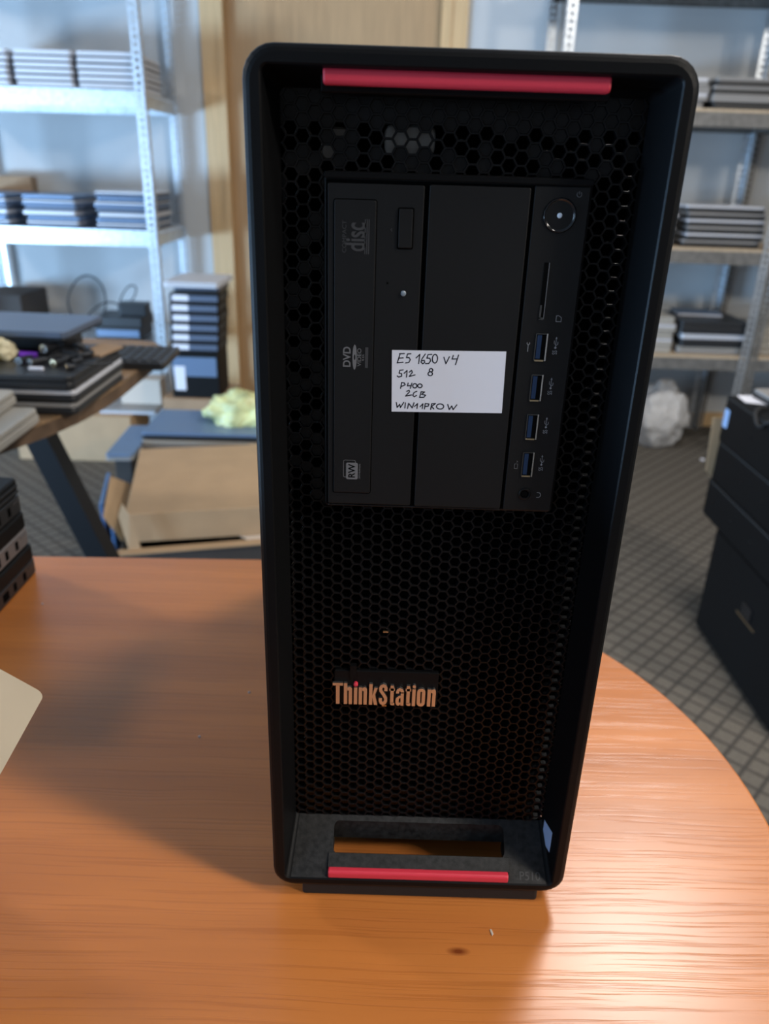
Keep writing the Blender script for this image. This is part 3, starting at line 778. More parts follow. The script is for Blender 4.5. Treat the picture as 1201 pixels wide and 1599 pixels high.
def rack(label, x0, x1, y0, y1, levels, h, rail, board, post):
    t = thing('shelf_rack', label, 'shelving', ((x0 + x1) / 2, (y0 + y1) / 2, 0), 0, 'steel shelving racks along the back wall')
    X = (x1 - x0) / 2; Yd = (y1 - y0) / 2
    for sx in (1, -1):
        for sy in (1, -1):
            obj('post', post_mesh(B(), -sx * X, -sy * Yd, sx, sy, h), M[post], t)
    for z in levels:
        a = X - 0.003; b = Yd - 0.003
        for s in (-1, 1):
            bm = B(); y_ = s * b
            box(bm, -a, a, min(y_, y_ - s * 0.002), max(y_, y_ - s * 0.002), z - 0.060, z - 0.012)
            box(bm, -a, a, min(y_, y_ - s * 0.014), max(y_, y_ - s * 0.014), z - 0.0125, z - 0.0105)
            box(bm, -a, a, min(y_, y_ - s * 0.010), max(y_, y_ - s * 0.010), z - 0.0615, z - 0.060)
            obj('rail', bm, M[rail], t)
            bm = B(); x_ = s * a
            box(bm, min(x_, x_ - s * 0.002), max(x_, x_ - s * 0.002), -b + 0.016, b - 0.016, z - 0.060, z - 0.012)
            obj('rail', bm, M[rail], t)
        obj('shelf_board', box(B(), -a + 0.001, a - 0.001, -b + 0.0005, b - 0.0005, z - 0.0104, z), M[board], t)
    return t


rack('galvanised steel shelf rack left of the beech door, laptops on its shelves', -1.86, -0.975, 2.95, 3.42, (0.08, 0.44, 0.895, 1.395, 1.86), 1.95, 'galv', 'galv', 'galv')
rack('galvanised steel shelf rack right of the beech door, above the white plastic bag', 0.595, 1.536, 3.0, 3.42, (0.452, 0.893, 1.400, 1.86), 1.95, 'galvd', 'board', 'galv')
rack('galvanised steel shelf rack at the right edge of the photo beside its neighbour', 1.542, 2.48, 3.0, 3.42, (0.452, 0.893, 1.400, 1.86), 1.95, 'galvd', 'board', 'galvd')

# left rack, top shelf: white-edged laptops short side forward
SIL = [('lid_s', 'lid_k')]  # black base colour paints the dark gap under each silver lid
zt = 1.396
stack('right stack, top shelf of left rack', 'silver laptops on the top shelf of the left rack', -1.122, 3.155, zt, 6, 0.335, 0.232, 0.0205, PI / 2, SIL, 0.003, seed=1)
stack('middle stack, top shelf of left rack', 'silver laptops on the top shelf of the left rack', -1.366, 3.155, zt, 6, 0.335, 0.226, 0.0205, PI / 2, SIL, 0.003, seed=2)
stack('left stack, top shelf of left rack', 'silver laptops on the top shelf of the left rack', -1.606, 3.155, zt, 6, 0.335, 0.226, 0.0205, PI / 2, SIL, 0.003, seed=3)
zt = 0.896
BLU = [('lid_s', 'lid_n'), ('lid_bl', 'lid_k'), ('lid_s', 'lid_k'), ('lid_n', 'lid_k'), ('lid_s', 'lid_bl'), ('lid_bl', 'lid_k')]
stack('right stack, middle shelf of left rack', 'mixed laptops on the middle shelf of the left rack', -1.117, 3.155, zt, 7, 0.33, 0.222, 0.0195, PI / 2, BLU, 0.005, seed=4)
stack('middle stack, middle shelf of left rack', 'mixed laptops on the middle shelf of the left rack', -1.412, 3.155, zt, 6, 0.33, 0.222, 0.0195, PI / 2, BLU, 0.007, seed=5)
stack('left stack, middle shelf of left rack', 'mixed laptops on the middle shelf of the left rack', -1.692, 3.155, zt, 6, 0.33, 0.222, 0.0195, PI / 2, BLU, 0.005, seed=6)
# right rack
GR = [('lid_g', 'lid_k'), ('lid_s', 'lid_k'), ('lid_g', 'lid_k')]
stack('right stack, top shelf of right rack', 'laptops on the top shelf of the right rack', 1.362, 3.175, 1.401, 4, 0.31, 0.235, 0.027, 0, [('lid_k', 'lid_k'), ('lid_g', 'lid_g'), ('lid_g', 'lid_k'), ('lid_g', 'lid_k')], 0.008, seed=7)
stack('left stack, top shelf of right rack', 'laptops on the top shelf of the right rack', 1.020, 3.175, 1.401, 4, 0.325, 0.235, 0.026, 0, [('lid_g', 'lid_g'), ('lid_s', 'lid_g')], 0.008, seed=8)
stack('right stack, middle shelf of right rack', 'laptops on the middle shelf of the right rack', 1.345, 3.175, 0.894, 6, 0.325, 0.235, 0.0262, 0, [('lid_g', 'lid_k'), ('lid_s', 'lid_k')], 0.009, seed=9)
stack('left stack, middle shelf of right rack', 'laptops on the middle shelf of the right rack', 0.985, 3.175, 0.894, 5, 0.325, 0.235, 0.024, 0, GR, 0.006, seed=10)
stack('pale left stack, low shelf of right rack', 'laptops on the low shelf of the right rack', 1.050, 3.150, 0.453, 5, 0.325, 0.235, 0.030, 0, [('lid_b', 'lid_b'), ('lid_s', 'lid_b')], 0.006, seed=11)
laptop('grey closed laptop lowest under the black devices on the low shelf of the right rack', (1.378, 3.16, 0.453), 0, 0.28, 0.24, 0.030, 'lid_b', 'lid_g')
laptop('thick black laptop with a bright front edge, low shelf of right rack', (1.384, 3.155, 0.484), 0.01, 0.285, 0.25, 0.056, 'lid_s', 'lid_k')
laptop('big black laptop above the white-edged one on the right rack', (1.376, 3.165, 0.5415), 0, 0.295, 0.285, 0.052, 'lid_k', 'lid_k')
laptop('thin dark laptop lying askew on the big black one, right rack', (1.36, 3.225, 0.595), -0.05, 0.20, 0.15, 0.014, 'lid_n', 'lid_s', ports=False)
stack('small stack, low shelf at right photo edge', 'laptops at the right edge of the low shelf', 1.742, 3.17, 0.453, 4, 0.325, 0.235, 0.030, 0, [('lid_b', 'lid_b')], 0.004, seed=12)

# cartons at the back of the left rack
def carton(label, x0, x1, y0, y1, z0, z1, m='tan2', name='carton', rz=0, group=None):
    t = thing(name, label, 'box', ((x0 + x1) / 2, (y0 + y1) / 2, z0), rz, group)
    X, Yd, Hh = (x1 - x0) / 2, (y1 - y0) / 2, z1 - z0
    bm = B(); rbox(bm, -X, X, -Yd, Yd, 0, Hh - 0.004, 0.003, 0.0015, 3)
    obj('box_body', bm, M[m], t)
    for s in (-1, 1):
        bm = B(); a, b = sorted((s * 0.0008, s * Yd * 0.998)); box(bm, -X + 0.001, X - 0.001, a, b, Hh - 0.004, Hh)
        obj('flap', bm, M[m], t)
    return t
carton('dark brown carton at the far left of the low shelf, left rack', -1.84, -1.64, 3.10, 3.38, 0.441, 0.60, 'dkbox')
carton('brown carton behind the leftmost laptops on the middle shelf of the left rack', -1.84, -1.62, 3.335, 3.40, 0.896, 1.075, 'tan2')

# low shelf of the left rack: docks, adapter, cables
def device(name, label, cat, x0, x1, y0, y1, z0, z1, m, rz=0.0, face=None, group=None):
    t = thing(name, label, cat, ((x0 + x1) / 2, (y0 + y1) / 2, z0), rz, group)
    X, Yd, Hh = (x1 - x0) / 2, (y1 - y0) / 2, z1 - z0
    bm = B(); rbox(bm, -X, X, -Yd, Yd, 0.002, Hh, 0.006, 0.002, 4); obj('body', bm, M[m], t)
    bm = B(); rbox(bm, -X + 0.008, X - 0.008, -Yd - 0.0008, -Yd + 0.003, Hh * 0.2, Hh * 0.8, 0.001, 0.0004, 3, 'y'); obj('front_panel', bm, M[face or 'gloss'], t)
    for s in (-1, 1):
        obj('foot', box(B(), s * X * 0.7 - 0.006, s * X * 0.7 + 0.006, -Yd * 0.8, Yd * 0.8, 0, 0.003), M['rub'], t)
    return t
device('docking_station', 'blue-fronted docking box lowest in the pile on the low shelf, left rack', 'dock', -1.30, -1.10, 3.02, 3.20, 0.441, 0.490, 'lid_k', 0, 'lid_bl')
device('docking_station', 'black docking box in the middle of the pile on the low shelf, left rack', 'dock', -1.295, -1.09, 3.02, 3.19, 0.491, 0.535, 'lid_k', 0, 'lid_k')
device('power_adapter', 'small black power brick topping the dock pile on the low shelf, left rack', 'adapter', -1.195, -1.075, 3.04, 3.12, 0.536, 0.590, 'lid_k', 0.05, 'lid_k')
def cable(name, label, pts, r, m='cable'):
    t = thing(name, label, 'cable', pts[0])
    o = Vector(pts[0])
    obj('cord', tube(B(), [Vector(p) - o for p in pts], r), M[m], t, smooth=True)
    return t
cable('power_cable', 'big loop of black cable standing up on the low shelf of the left rack', [(-1.37, 3.16, 0.448), (-1.44, 3.16, 0.50), (-1.455, 3.16, 0.58), (-1.41, 3.16, 0.66), (-1.35, 3.16, 0.685), (-1.295, 3.15, 0.65), (-1.285, 3.15, 0.57), (-1.31, 3.14, 0.50), (-1.34, 3.13, 0.448)], 0.0038)
cable('power_cable', 'low arching black cable between the big loop and the power brick', [(-1.40, 3.05, 0.445), (-1.35, 3.07, 0.52), (-1.28, 3.08, 0.578), (-1.22, 3.08, 0.585), (-1.20, 3.085, 0.555), (-1.205, 3.09, 0.539)], 0.0038)
cable('power_cable', 'small curled black cable rising behind the power brick on the low shelf', [(-1.235, 3.15, 0.5395), (-1.215, 3.16, 0.60), (-1.18, 3.17, 0.645), (-1.15, 3.17, 0.640), (-1.16, 3.165, 0.60), (-1.19, 3.16, 0.57), (-1.205, 3.14, 0.5395)], 0.003)

# ------------------------------------------------------------------ left desk and what lies on it
def desk():
    t = thing('side_desk', 'dark oak desk with slanted black legs behind the orange table, laptops on it', 'desk', (0, 0, 0))
    pts = [(-0.72, 0.66), (-0.665, 0.78), (-0.640, 0.838), (-0.606, 0.92), (-0.583, 1.0), (-0.570, 1.08), (-0.563, 1.18), (-0.563, 1.46), (-0.575, 1.53), (-0.61, 1.58), (-0.68, 1.60), (-1.9, 1.60), (-1.9, 0.60), (-0.80, 0.60), (-0.75, 0.62)]
    bm = B(); prism(bm, pts, TT - 0.004, TT); obj('desk_top', bm, M['desk'], t)
    bm = B(); prism(bm, pts, TT - 0.028, TT - 0.004); obj('desk_edge', bm, M['deskedge'], t)
    for y in (1.16,):
        for x0, x1 in ((-0.76, -0.515), (-1.6, -1.85)):
            bm = B()
            for dz0, dz1 in ((TT - 0.028, 0.0),):
                loft(bm, [[(x0 + a, y + b, dz0) for a, b in ((-0.024, -0.025), (0.024, -0.025), (0.024, 0.025), (-0.024, 0.025))],
                          [(x1 + a, y + b, dz1) for a, b in ((-0.024, -0.025), (0.024, -0.025), (0.024, 0.025), (-0.024, 0.025))]])
            obj('leg', bm, M['leg'], t)
    return t
desk()
laptop('black laptop with a silver edge, lowest of the three on the left desk', (-0.735, 1.083, TT), 0, 0.34, 0.262, 0.0215, 'lid_g', 'lid_k')
laptop('black laptop with a silver edge in the middle of the three on the left desk', (-0.732, 1.083, TT + 0.0222), 0, 0.34, 0.262, 0.0225, 'lid_s', 'lid_k')
laptop('glossy black laptop carrying loose plugs, topmost of three on the left desk', (-0.731, 1.078, TT + 0.0454), 0, 0.335, 0.262, 0.0250, 'lid_k', 'lid_k')
zt = TT + 0.0706
laptop('light grey laptop under another at the left front corner of the left desk', (-0.735, 0.79, TT), 0.03, 0.255, 0.245, 0.026, 'lid_b', 'lid_b')
laptop('light grey laptop lying on another at the left front corner of the left desk', (-0.775, 0.80, TT + 0.027), 0.06, 0.26, 0.25, 0.024, 'lid_b', 'lid_b')
# box below the blue-grey laptop, then the laptop
device('docking_station', 'black docking box half hidden under the blue-grey laptop, left desk', 'dock', -0.875, -0.635, 1.12, 1.20, zt, zt + 0.034, 'lid_k', 0, 'lid_k')
laptop('flat blue-grey laptop raised above the plugs at the back of the left desk', (-0.765, 1.165, zt + 0.0346), -0.03, 0.31, 0.19, 0.016, 'lid_n', 'lid_k')
def plug(label, p, d, L=0.032, r=0.0068, m='cable', tip='chrome', cat='plug'):
    t = thing('barrel_plug', label, cat, p)
    d = Vector(d).normalized()
    c = Vector((0, 0, r))
    obj('plug_body', cyl(B(), c, c + d * L, r, r * 0.75, 18), M[m], t)
    bm = B(); cyl(bm, c - d * 0.0012, c + d * 0.0002, r * 0.98, r * 0.98, 18); obj('metal_ring', bm, M[tip], t)
    bm = B(); cyl(bm, c - d * 0.0016, c - d * 0.0011, r * 0.36, r * 0.36, 12); obj('socket_hole', bm, M['dark'], t)
    obj('cord', tube(B(), [c + d * L * 0.9, c + d * (L + 0.02) + Vector((0, 0, 0.002)), c + d * (L + 0.05) + Vector((0.01, 0.01, -0.002))], 0.002), M['cable'], t)
    return t
plug('largest silver-ringed plug among the cables on the left desk', (-0.655, 1.062, zt + 0.012), (0.35, 0.9, 0.05), r=0.0085)
plug('silver-ringed black plug farthest left on the glossy laptop, left desk', (-0.684, 1.020, zt), (0.2, 1, 0.0))
plug('silver-ringed black plug in the middle on the glossy laptop, left desk', (-0.660, 1.012, zt), (0.5, 0.85, 0.0))
plug('dull black plug with a copper rim near the front of the glossy laptop, left desk', (-0.618, 1.010, zt), (0.3, 1, 0.0), r=0.007, tip='gold')
plug('small black plug with gilt tip at the front corner of the glossy laptop', (-0.588, 0.992, zt), (0.9, 0.5, 0.0), L=0.014, r=0.006, tip='gold')
plug('purple plug at the back left of the glossy laptop, left desk', (-0.700, 1.062, zt), (1, 0.2, 0.0), L=0.03, r=0.0075, m='purple', tip='cable')
cable('power_cable', 'tangle of black cable across the glossy laptop on the left desk', [(-0.66, 1.10, zt + 0.006), (-0.63, 1.112, zt + 0.016), (-0.61, 1.108, zt + 0.020), (-0.60, 1.113, zt + 0.010), (-0.585, 1.105, zt + 0.006), (-0.60, 1.085, zt + 0.006), (-0.635, 1.09, zt + 0.012), (-0.65, 1.085, zt + 0.006)], 0.0055)
cable('power_cable', 'short black cable end with a bright tip at the right of the glossy laptop', [(-0.622, 1.06, zt + 0.006), (-0.60, 1.068, zt + 0.006), (-0.585, 1.05, zt + 0.006), (-0.590, 1.03, zt + 0.006)], 0.005)
bm = B(); rbox(bm, -0.0130, 0.0130, -0.0035, 0.0035, 0, 0.005, 0.002, 0.001, 4)
tag(obj('usb_stick', bm, M['paper'], None, (-0.640, 0.988, zt)), 'small white stick lying at the front of the glossy laptop, left desk', 'usb stick')
def lump(name, label, cat, m, loc, sx, sy, sz, seed, amp=0.25, freq=2.2, sub=4, flat=-0.75, extra=None):
    bm = B(); bmesh.ops.create_icosphere(bm, subdivisions=sub, radius=1.0)
    off = Vector((seed * 3.1, seed * 1.7, seed * 0.9))
    for v in bm.verts:
        d = v.co.normalized()
        k = 1 + amp * noise.noise(d * freq + off) + amp * 0.55 * abs(noise.noise(d * freq * 2.7 + off)) + amp * 0.3 * noise.noise(d * freq * 6 + off)
        p = d * k
        if extra: p = extra(p)
        p.z = max(p.z, flat)
        v.co = Vector((p.x * sx, p.y * sy, (p.z - flat) * sz))
    return tag(obj(name, bm, M[m], None, loc, smooth=True), label, cat)
lump('padded_bag', 'cream puffy bag beside the yellow box on the glossy laptop, left desk', 'bag', 'film', (-0.728, 1.062, zt), 0.020, 0.020, 0.020, 2, 0.3)
bm = B(); rbox(bm, -0.03, 0.03, -0.02, 0.02, 0, 0.045, 0.001, 0.0008, 3)
tag(obj('small_box', bm, M['yellow'], None, (-0.772, 1.035, zt)), 'small yellow box at the left photo edge on the left desk', 'box')
bm = B(); prism(bm, [(-0.03, -0.045), (0.02, -0.055), (0.035, 0.03), (-0.01, 0.05)], 0, 0.004)
tag(obj('card_piece', bm, M['tan2'], None, (-0.587, 1.155, zt)), 'torn brown card scrap on the right of the glossy laptop, left desk', 'card')

# keyboard overhanging the back right of the desk
def keyboard():
    t = thing('keyboard', 'black keyboard jutting out past the right edge of the left desk', 'keyboard', (-0.70, 1.37, TT), 0.04)
    bm = B(); rbox(bm, -0.19, 0.19, -0.085, 0.085, 0, 0.016, 0.008, 0.002, 4); obj('keyboard_body', bm, M['lid_k'], t)
    bm = B()
    for i in range(5):
        for j in range(17):
            x = -0.180 + j * 0.0212; y = -0.074 + i * 0.030
            loft(bm, [rr for rr in ([(p[0], p[1], 0.0162) for p in rrect(x, x + 0.0180, y, y + 0.0255, 0.002, 2)], [(p[0], p[1], 0.0205) for p in rrect(x + 0.002, x + 0.0160, y + 0.002, y + 0.0230, 0.002, 2)])])
    k = obj('keys', bm, M['key'], t)
    return t
keyboard()

# ------------------------------------------------------------------ pile on the floor behind the table
# big open carton
def open_carton():
    t = thing('open_carton', 'open carton with shade painted dark brown, on the floor under the tan cardboard box', 'box', (-0.50, 1.70, 0), math.radians(14.4))
    bm = B()
    box(bm, -0.25, 0.25, -0.262, -0.256, 0.001, 0.252); box(bm, -0.25, 0.25, 0.256, 0.262, 0.001, 0.252)
    box(bm, -0.256, -0.25, -0.262, 0.262, 0.001, 0.252); box(bm, 0.25, 0.256, -0.262, 0.262, 0.001, 0.252); box(bm, -0.25, 0.25, -0.256, 0.256, 0, 0.005)
    obj('box_body', bm, M['dkbox'], t)  # shadow under the box is put into this dark body colour
    # torn tan flaps at the left end and along the front
    bm = B(); loft(bm, [[(-0.205, -0.262, 0.252), (-0.235, -0.262, 0.252), (-0.252, -0.25, 0.345), (-0.240, -0.25, 0.378), (-0.225, -0.255, 0.350)],
                        [(-0.205, -0.258, 0.252), (-0.235, -0.258, 0.252), (-0.252, -0.246, 0.345), (-0.240, -0.246, 0.378), (-0.225, -0.251, 0.350)]])
    obj('flap', bm, M['tan'], t)
    bm = B(); box(bm, -0.262, 0.25, -0.285, -0.256, 0.252, 0.256); obj('flap', bm, M['tan'], t)
    bm = B(); loft(bm, [[(-0.256, -0.2, 0.252), (-0.256, 0.20, 0.252), (-0.305, 0.15, 0.30), (-0.305, -0.12, 0.29)], [(-0.253, -0.2, 0.252), (-0.253, 0.20, 0.252), (-0.302, 0.15, 0.30), (-0.302, -0.12, 0.29)]])
    obj('flap', bm, M['tan'], t)
    return t
open_carton()
def tan_box():
    a = math.radians(12.5)
    t = thing('cardboard_box', 'closed tan cardboard box lying on the open carton behind the table', 'box', (-0.675, 1.423, 0.2575), a)
    bm = B(); rbox(bm, 0, 0.47, 0, 0.500, 0, 0.080, 0.004, 0.002, 3); obj('box_body', bm, M['tan'], t)
    bm = B(); loft(bm, [[(0.33, 0.498, 0.0801), (0.468, 0.498, 0.0801), (0.468, 0.02, 0.0801), (0.455, 0.02, 0.0801)], [(0.33, 0.498, 0.0823), (0.468, 0.498, 0.0823), (0.468, 0.02, 0.0823), (0.455, 0.02, 0.0823)]])
    obj('flap', bm, M['tan'], t)
    bm = B(); prism(bm, [(0.30, -0.022), (0.47, -0.012), (0.47, 0.0), (0.28, 0.0)], -0.0012, -0.0004); obj('torn_edge', bm, M['cream'], t)
    return t
tan_box()
# laptops behind the tan box
carton('plain brown carton hidden behind the tan box, carrying grey laptops', -0.80, -0.40, 2.02, 2.34, 0.0, 0.286, 'tan2')
zl = 0.2864
laptop('pale grey laptop, lowest of the pile behind the tan cardboard box', (-0.622, 2.155, zl), 0.05, 0.37, 0.255, 0.018, 'lid_b', 'lid_b')
laptop('grey laptop, second from the top of the pile behind the tan box', (-0.625, 2.145, zl + 0.0186), 0.055, 0.385, 0.26, 0.024, 'lid_b', 'lid_g')
laptop('blue-grey laptop topping the pile behind the tan cardboard box', (-0.614, 2.155, zl + 0.0432), 0.02, 0.40, 0.265, 0.026, 'lid_bl', 'lid_k')
lump('plastic_wrapper', 'crumpled yellow-green plastic wrapper on the blue-grey laptop behind the tan box', 'wrapper', 'wrap', (-0.500, 2.175, zl + 0.0694), 0.125, 0.075, 0.066, 5, 0.28, 2.1, 5, -0.5)
# blue laptop leaning left of the pile, on a carton with folders
carton('low dark carton left of the tan box, with a blue laptop lying on it', -0.875, -0.822, 1.93, 2.18, 0.0, 0.305, 'dkbox')
laptop('blue laptop lying left of the grey laptop pile on the dark carton', (-0.848, 2.03, 0.3056), 0.05, 0.085, 0.30, 0.022, 'lid_bl', 'lid_g', ports=False)
for i, (x, z) in enumerate(((-0.838, 0.285), (-0.815, 0.262))):
    bm = B(); rbox(bm, -0.005, 0.005, -0.12, 0.12, 0, z, 0.002, 0.001, 3)
    tag(obj('plastic_folder', bm, M['folder'], None, (x + 0.005, 1.72, 0.0), (0, 0, math.radians(14))), 'blue plastic folder standing left of the open carton, %s of the two' % ('outer' if i == 0 else 'inner'), 'folder')

# tower of mini computers by the left rack
def mini_pc(label, loc, rz, wd, dp, th, group=None, sticker=True):
    t = thing('mini_computer', label, 'computer', loc, rz, group)
    x, y = wd / 2, dp / 2
    bm = B(); rbox(bm, -x, x, -y, y, 0.001, th, 0.006, 0.0025, 4); obj('case', bm, M['cab'], t)
    bm = B(); rbox(bm, -x + 0.006, x - 0.004, -y - 0.0008, -y + 0.002, th * 0.25, th * 0.85, 0.002, 0.0004, 3, 'y'); obj('front_panel', bm, M['lid_n'], t)
    if sticker:
        bm = B(); rbox(bm, -x + 0.012, -x + 0.072, -y - 0.0014, -y - 0.0008, th * 0.28, th * 0.88, 0.003, 0.0002, 4, 'y'); obj('sticker', bm, M['paper'], t)['label'] = 'white label'
    bm = B()
    for q in range(10): box(bm, x - 0.001, x + 0.0004, -y + 0.02 + q * 0.014, -y + 0.027 + q * 0.014, th * 0.3, th * 0.75)
    obj('side_vent', bm, M['vent'], t)
    return t
carton('brown carton on the floor carrying the stack of labelled mini computers', -0.90, -0.64, 2.58, 2.83, 0.0, 0.308, 'tan2')
t = thing('desktop_computer', 'squat black desktop computer with a white label under the mini computers', 'computer', (-0.768, 2.69, 0.3085))
bm = B(); rbox(bm, -0.095, 0.090, -0.09, 0.09, 0.0, 0.178, 0.004, 0.002, 4); obj('case', bm, M['cab'], t)
bm = B(); rbox(bm, -0.088, 0.082, -0.0915, -0.089, 0.085, 0.160, 0.003, 0.0006, 3, 'y'); obj('front_panel', bm, M['lid_bl'], t)
bm = B(); rbox(bm, -0.082, -0.040, -0.0925, -0.0915, 0.03, 0.125, 0.003, 0.0003, 3, 'y'); obj('sticker', bm, M['paper'], t)['label'] = 'white label'
rr_ = random.Random(5)
for i in range(6):
    mini_pc('black mini computer with white label, %s of six left of the door' % ordw(i, 6), (-0.768 + rr_.uniform(-0.006, 0.006) + i * 0.0015, 2.69, 0.4870 + i * 0.0365), 0, 0.185, 0.18, 0.0358, 'labelled mini computers stacked left of the door')
laptop('dark laptop under the silver one on top of the mini computers', (-0.746, 2.70, 0.7065), 0.02, 0.17, 0.21, 0.022, 'lid_n', 'lid_k', ports=False)
laptop('silver laptop crowning the stack of labelled mini computers', (-0.757, 2.715, 0.7291), -0.02, 0.205, 0.27, 0.020, 'lid_s', 'lid_s', ports=False)

# floor box under the left rack, grey laptop and cream box on it
carton('long tan carton on the carpet in front of the left rack', -1.55, -1.07, 2.68, 2.93, 0.0, 0.196, 'tan')
laptop('grey laptop with a bright front edge on the long tan carton', (-1.09, 2.795, 0.1965), 0.02, 0.235, 0.16, 0.020, 'lid_g', 'lid_s', ports=False)
bm = B(); rbox(bm, -0.085, 0.085, -0.045, 0.045, 0, 0.105, 0.004, 0.0015, 3)
tag(obj('small_carton', bm, M['cream'], None, (-1.055, 2.845, 0.2170)), 'cream carton on the grey laptop below the keyboard, left rack', 'box')

# ------------------------------------------------------------------ right side: black computers and bag
def sff(label, loc, sx, sy, th, group):
    t = thing('desktop_computer', label, 'computer', loc, 0, group)
    bm = B(); rbox(bm, 0, sx, -sy, 0, 0.001, th, 0.004, 0.0015, 3); obj('case', bm, M['cab'], t)
    bm = B(); box(bm, -0.0006, 0.001, -sy + 0.01, -0.012, th - 0.006, th - 0.0045); obj('cover_seam', bm, M['vent'], t)
    for k in range(3):
        bm = B(); cyl(bm, (-0.001, -0.05 - k * 0.12, th * 0.5), (0.002, -0.05 - k * 0.12, th * 0.5), 0.004, n=12); obj('screw', bm, M['gloss'], t)
    return t
g = 'black desktop computers stacked at the right edge'
t = thing('computer_case', 'large black computer case standing on the carpet under three black desktops', 'computer', (0.86, 1.525, 0.0))
bm = B(); rbox(bm, 0, 0.40, -0.46, 0, 0.012, 0.302, 0.006, 0.002, 4); obj('case', bm, M['cab'], t)
for y in (-0.05, -0.41):
    for x in (0.05, 0.35):
        obj('foot', cyl(B(), (x, y, 0), (x, y, 0.0125), 0.012, n=14), M['rub'], t)
bm = B(); rbox(bm, -0.004, 0.002, -0.275, -0.225, 0.18, 0.215, 0.002, 0.001, 3, 'x'); obj('latch', bm, M['gloss'], t)
bm = B(); box(bm, -0.001, 0.001, -0.30, -0.20, 0.17, 0.174); obj('latch_slot', bm, M['gold'], t)
sff('black desktop computer lowest of three on the large black case', (0.858, 1.625, 0.3065), 0.34, 0.44, 0.1030, g)
sff('black desktop computer in the middle of three on the large black case', (0.860, 1.620, 0.4100), 0.34, 0.44, 0.1090, g)
tp = sff('black desktop computer topmost of three, with a small white sticker on its side', (0.858, 1.622, 0.5195), 0.34, 0.44, 0.1205, g)
bm = B(); rbox(bm, -0.0012, 0.0002, -0.034, -0.006, 0.040, 0.088, 0.004, 0.0004, 4, 'x'); obj('sticker', bm, M['stick'], tp)['label'] = 'pale blue sticker'
laptop('grey laptop lying on the black desktop computers at the right photo edge', (1.07, 1.52, 0.6405), 0.05, 0.30, 0.21, 0.022, 'lid_g', 'lid_k')
bm = B(); prism(bm, [(-0.02, -0.03), (0.03, -0.05), (0.04, 0.04), (-0.015, 0.035)], 0, 0.0008)
tag(obj('paper_slip', bm, M['paper'], None, (0.895, 1.585, 0.6402)), 'white paper slip on the far corner of the topmost black desktop computer', 'paper')
cable('power_cable', 'black cable loop hanging over the edge of the topmost black desktop computer', [(0.90, 1.49, 0.646), (0.875, 1.475, 0.648), (0.855, 1.45, 0.643), (0.848, 1.42, 0.628), (0.848, 1.395, 0.626), (0.852, 1.37, 0.645), (0.89, 1.34, 0.650)], 0.0045, 'rub')
bm = B(); prism(bm, [(0.846, 0.57), (1.10, 0.57), (1.10, 0.0), (0.95, 0.0), (0.94, 0.33), (0.856, 0.42)], 1.650, 1.655, 'y')
tag(obj('cardboard_sheet', bm, M['tan'], None), 'cardboard sheet standing upright behind the stacked black desktop computers', 'cardboard')
def sack(p):
    f = 1.0 + 0.12 * math.cos(p.z * 2.2) if p.z < 0.55 else 1.05 - 0.45 * (p.z - 0.55)
    return Vector((p.x * f, p.y * f, p.z))
lump('plastic_bag', 'crumpled white plastic bag standing on the carpet under the right rack', 'bag', 'bag', (1.250, 3.145, 0.0), 0.112, 0.10, 0.166, 9, 0.20, 2.3, 5, -0.80, sack)


# ------------------------------------------------------------------ left front: mini computers and card on the table
def front_mini(label, z, th, kind, dx=0.0):
    t = thing('mini_computer', label, 'computer', (-0.4895 + dx, 0.3085, TT + z), 0, 'mini computers stacked on the orange table')
    x, y = 0.0905, 0.0915
    m = {'dark': M['lid_k'], 'ridge': M['lid_k'], 'grey': M['lid_k']}[kind]
    bm = B(); rbox(bm, -x, x, -y, y, 0.0012, th * 0.52, 0.009, 0.0012, 5); obj('chassis', bm, M['greystrip'] if kind == 'grey' else M['lid_k'], t)
    bm = B(); rbox(bm, -x, x, -y, y, th * 0.545, th, 0.010, 0.003 if kind == 'ridge' else 0.002, 5); obj('cover', bm, M['cab'], t)
    if kind == 'ridge':
        for k in range(2):
            bm = B(); rbox(bm, x - 0.001, x + 0.0012, -y + 0.012, y - 0.008, th * (0.62 + 0.17 * k), th * (0.70 + 0.17 * k), 0.001, 0.0004, 3, 'x'); obj('ridge', bm, M['lid_k'], t)
    for q, w_ in ((0.060, 0.006), (0.038, 0.006), (0.018, 0.012), (-0.01, 0.014), (-0.04, 0.010)):
        bm = B(); box(bm, x - 0.002, x + 0.0003, q - w_ / 2, q + w_ / 2, th * 0.15, th * 0.40); obj('port', bm, M['dark'], t)
    bm = B(); box(bm, x - 0.002, x + 0.0003, 0.069, 0.083, th * 0.36, th * 0.44); obj('model_mark', bm, M['printl'] if kind == 'grey' else M['print'], t)
    return t
front_mini('black mini computer lowest of three at the left edge of the orange table', 0.0, 0.0340, 'dark')
front_mini('mini computer with a grey port strip in the middle of three, orange table', 0.0345, 0.0370, 'grey', -0.0025)
front_mini('black mini computer with ridged cover topmost of three, orange table', 0.0720, 0.0365, 'ridge', -0.004)
bm = B(); prism(bm, [(-0.07, -0.085), (0.062, -0.085), (0.062, 0.080), (-0.07, 0.080)], 0, 0.0008)
tag(obj('paper_sheet', bm, M['paper'], None, (-0.490, 0.308, TT + 0.1090)), 'white paper sheet on the topmost mini computer at the left', 'paper')
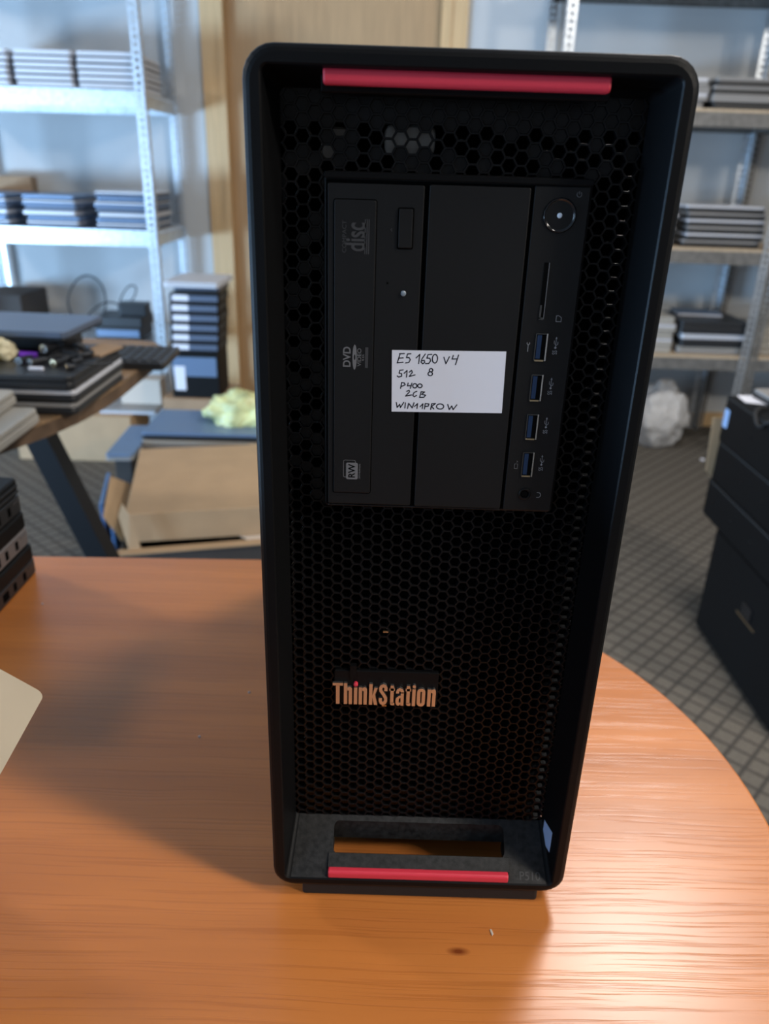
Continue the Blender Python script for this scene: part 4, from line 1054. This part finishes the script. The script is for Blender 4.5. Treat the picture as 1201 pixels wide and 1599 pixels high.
# tilted card sheet at the left edge, leaning on a small box
T = Vector((-0.2239, 0.0331, 0.8600)); e1 = Vector((-0.0215, -0.0015, 0.0170)).normalized(); e2 = Vector((0.0037, -0.0617, 0.0)).normalized()
e2 = (e2 - e1 * e1.dot(e2)).normalized(); nn = e1.cross(e2).normalized()
if nn.z < 0: nn = -nn
pts = rrect(0, 0.16, 0, 0.110, 0.005, 5)
bm = B()
loft(bm, [[(*(T + e1 * p[0] + e2 * p[1] + nn * h),) for p in pts] for h in (0.0, 0.0022)])
tag(obj('card_sheet', bm, M['sheet'], None), 'beige card sheet with rounded corner propped up at the left edge of the orange table', 'card')
bm = B(); rbox(bm, -0.420, -0.302, -0.09, 0.025, TT, TT + 0.1795, 0.003, 0.001, 3)
tag(obj('small_box', bm, M['cab'], None), 'black box holding up the beige card sheet at the left edge', 'box')

# crumbs on the table and a chip of wood
for x, y in ((0.0432, -0.0195),):
    bm = B(); prism(bm, [(-0.0006, -0.0022), (0.0006, -0.0012), (0.0004, 0.0016), (-0.0005, 0.0020)], 0, 0.0006)
    tag(obj('crumb', bm, M['cream'], None, (x, y, TT), (0, 0, 0.2)), 'pale sliver lying on the table just in front of the tower', 'crumb')
for i, (x, y) in enumerate(((-0.1365, 0.1985), (-0.1655, 0.1415), (-0.3660, 0.3300))):
    bm = B(); bmesh.ops.create_icosphere(bm, subdivisions=2, radius=0.0010)
    for v in bm.verts: v.co.z = max(v.co.z, -0.0004) + 0.0004
    tag(obj('crumb', bm, M['paper'], None, (x, y, TT), smooth=True), ('tiny white crumb on the table left of the tower, farther one', 'tiny white crumb on the table left of the tower, nearer one', 'tiny white crumb on the table beside the mini computers')[i], 'crumb')
bm = B(); bmesh.ops.create_icosphere(bm, subdivisions=2, radius=0.011)
for v in bm.verts: v.co.z = max(v.co.z, -0.004) * 0.6 + 0.0024
tag(obj('paper_scrap', bm, M['paper'], None, (1.40, 2.93, 0.0)), 'tiny white scrap on the carpet right of the plastic bag', 'scrap')
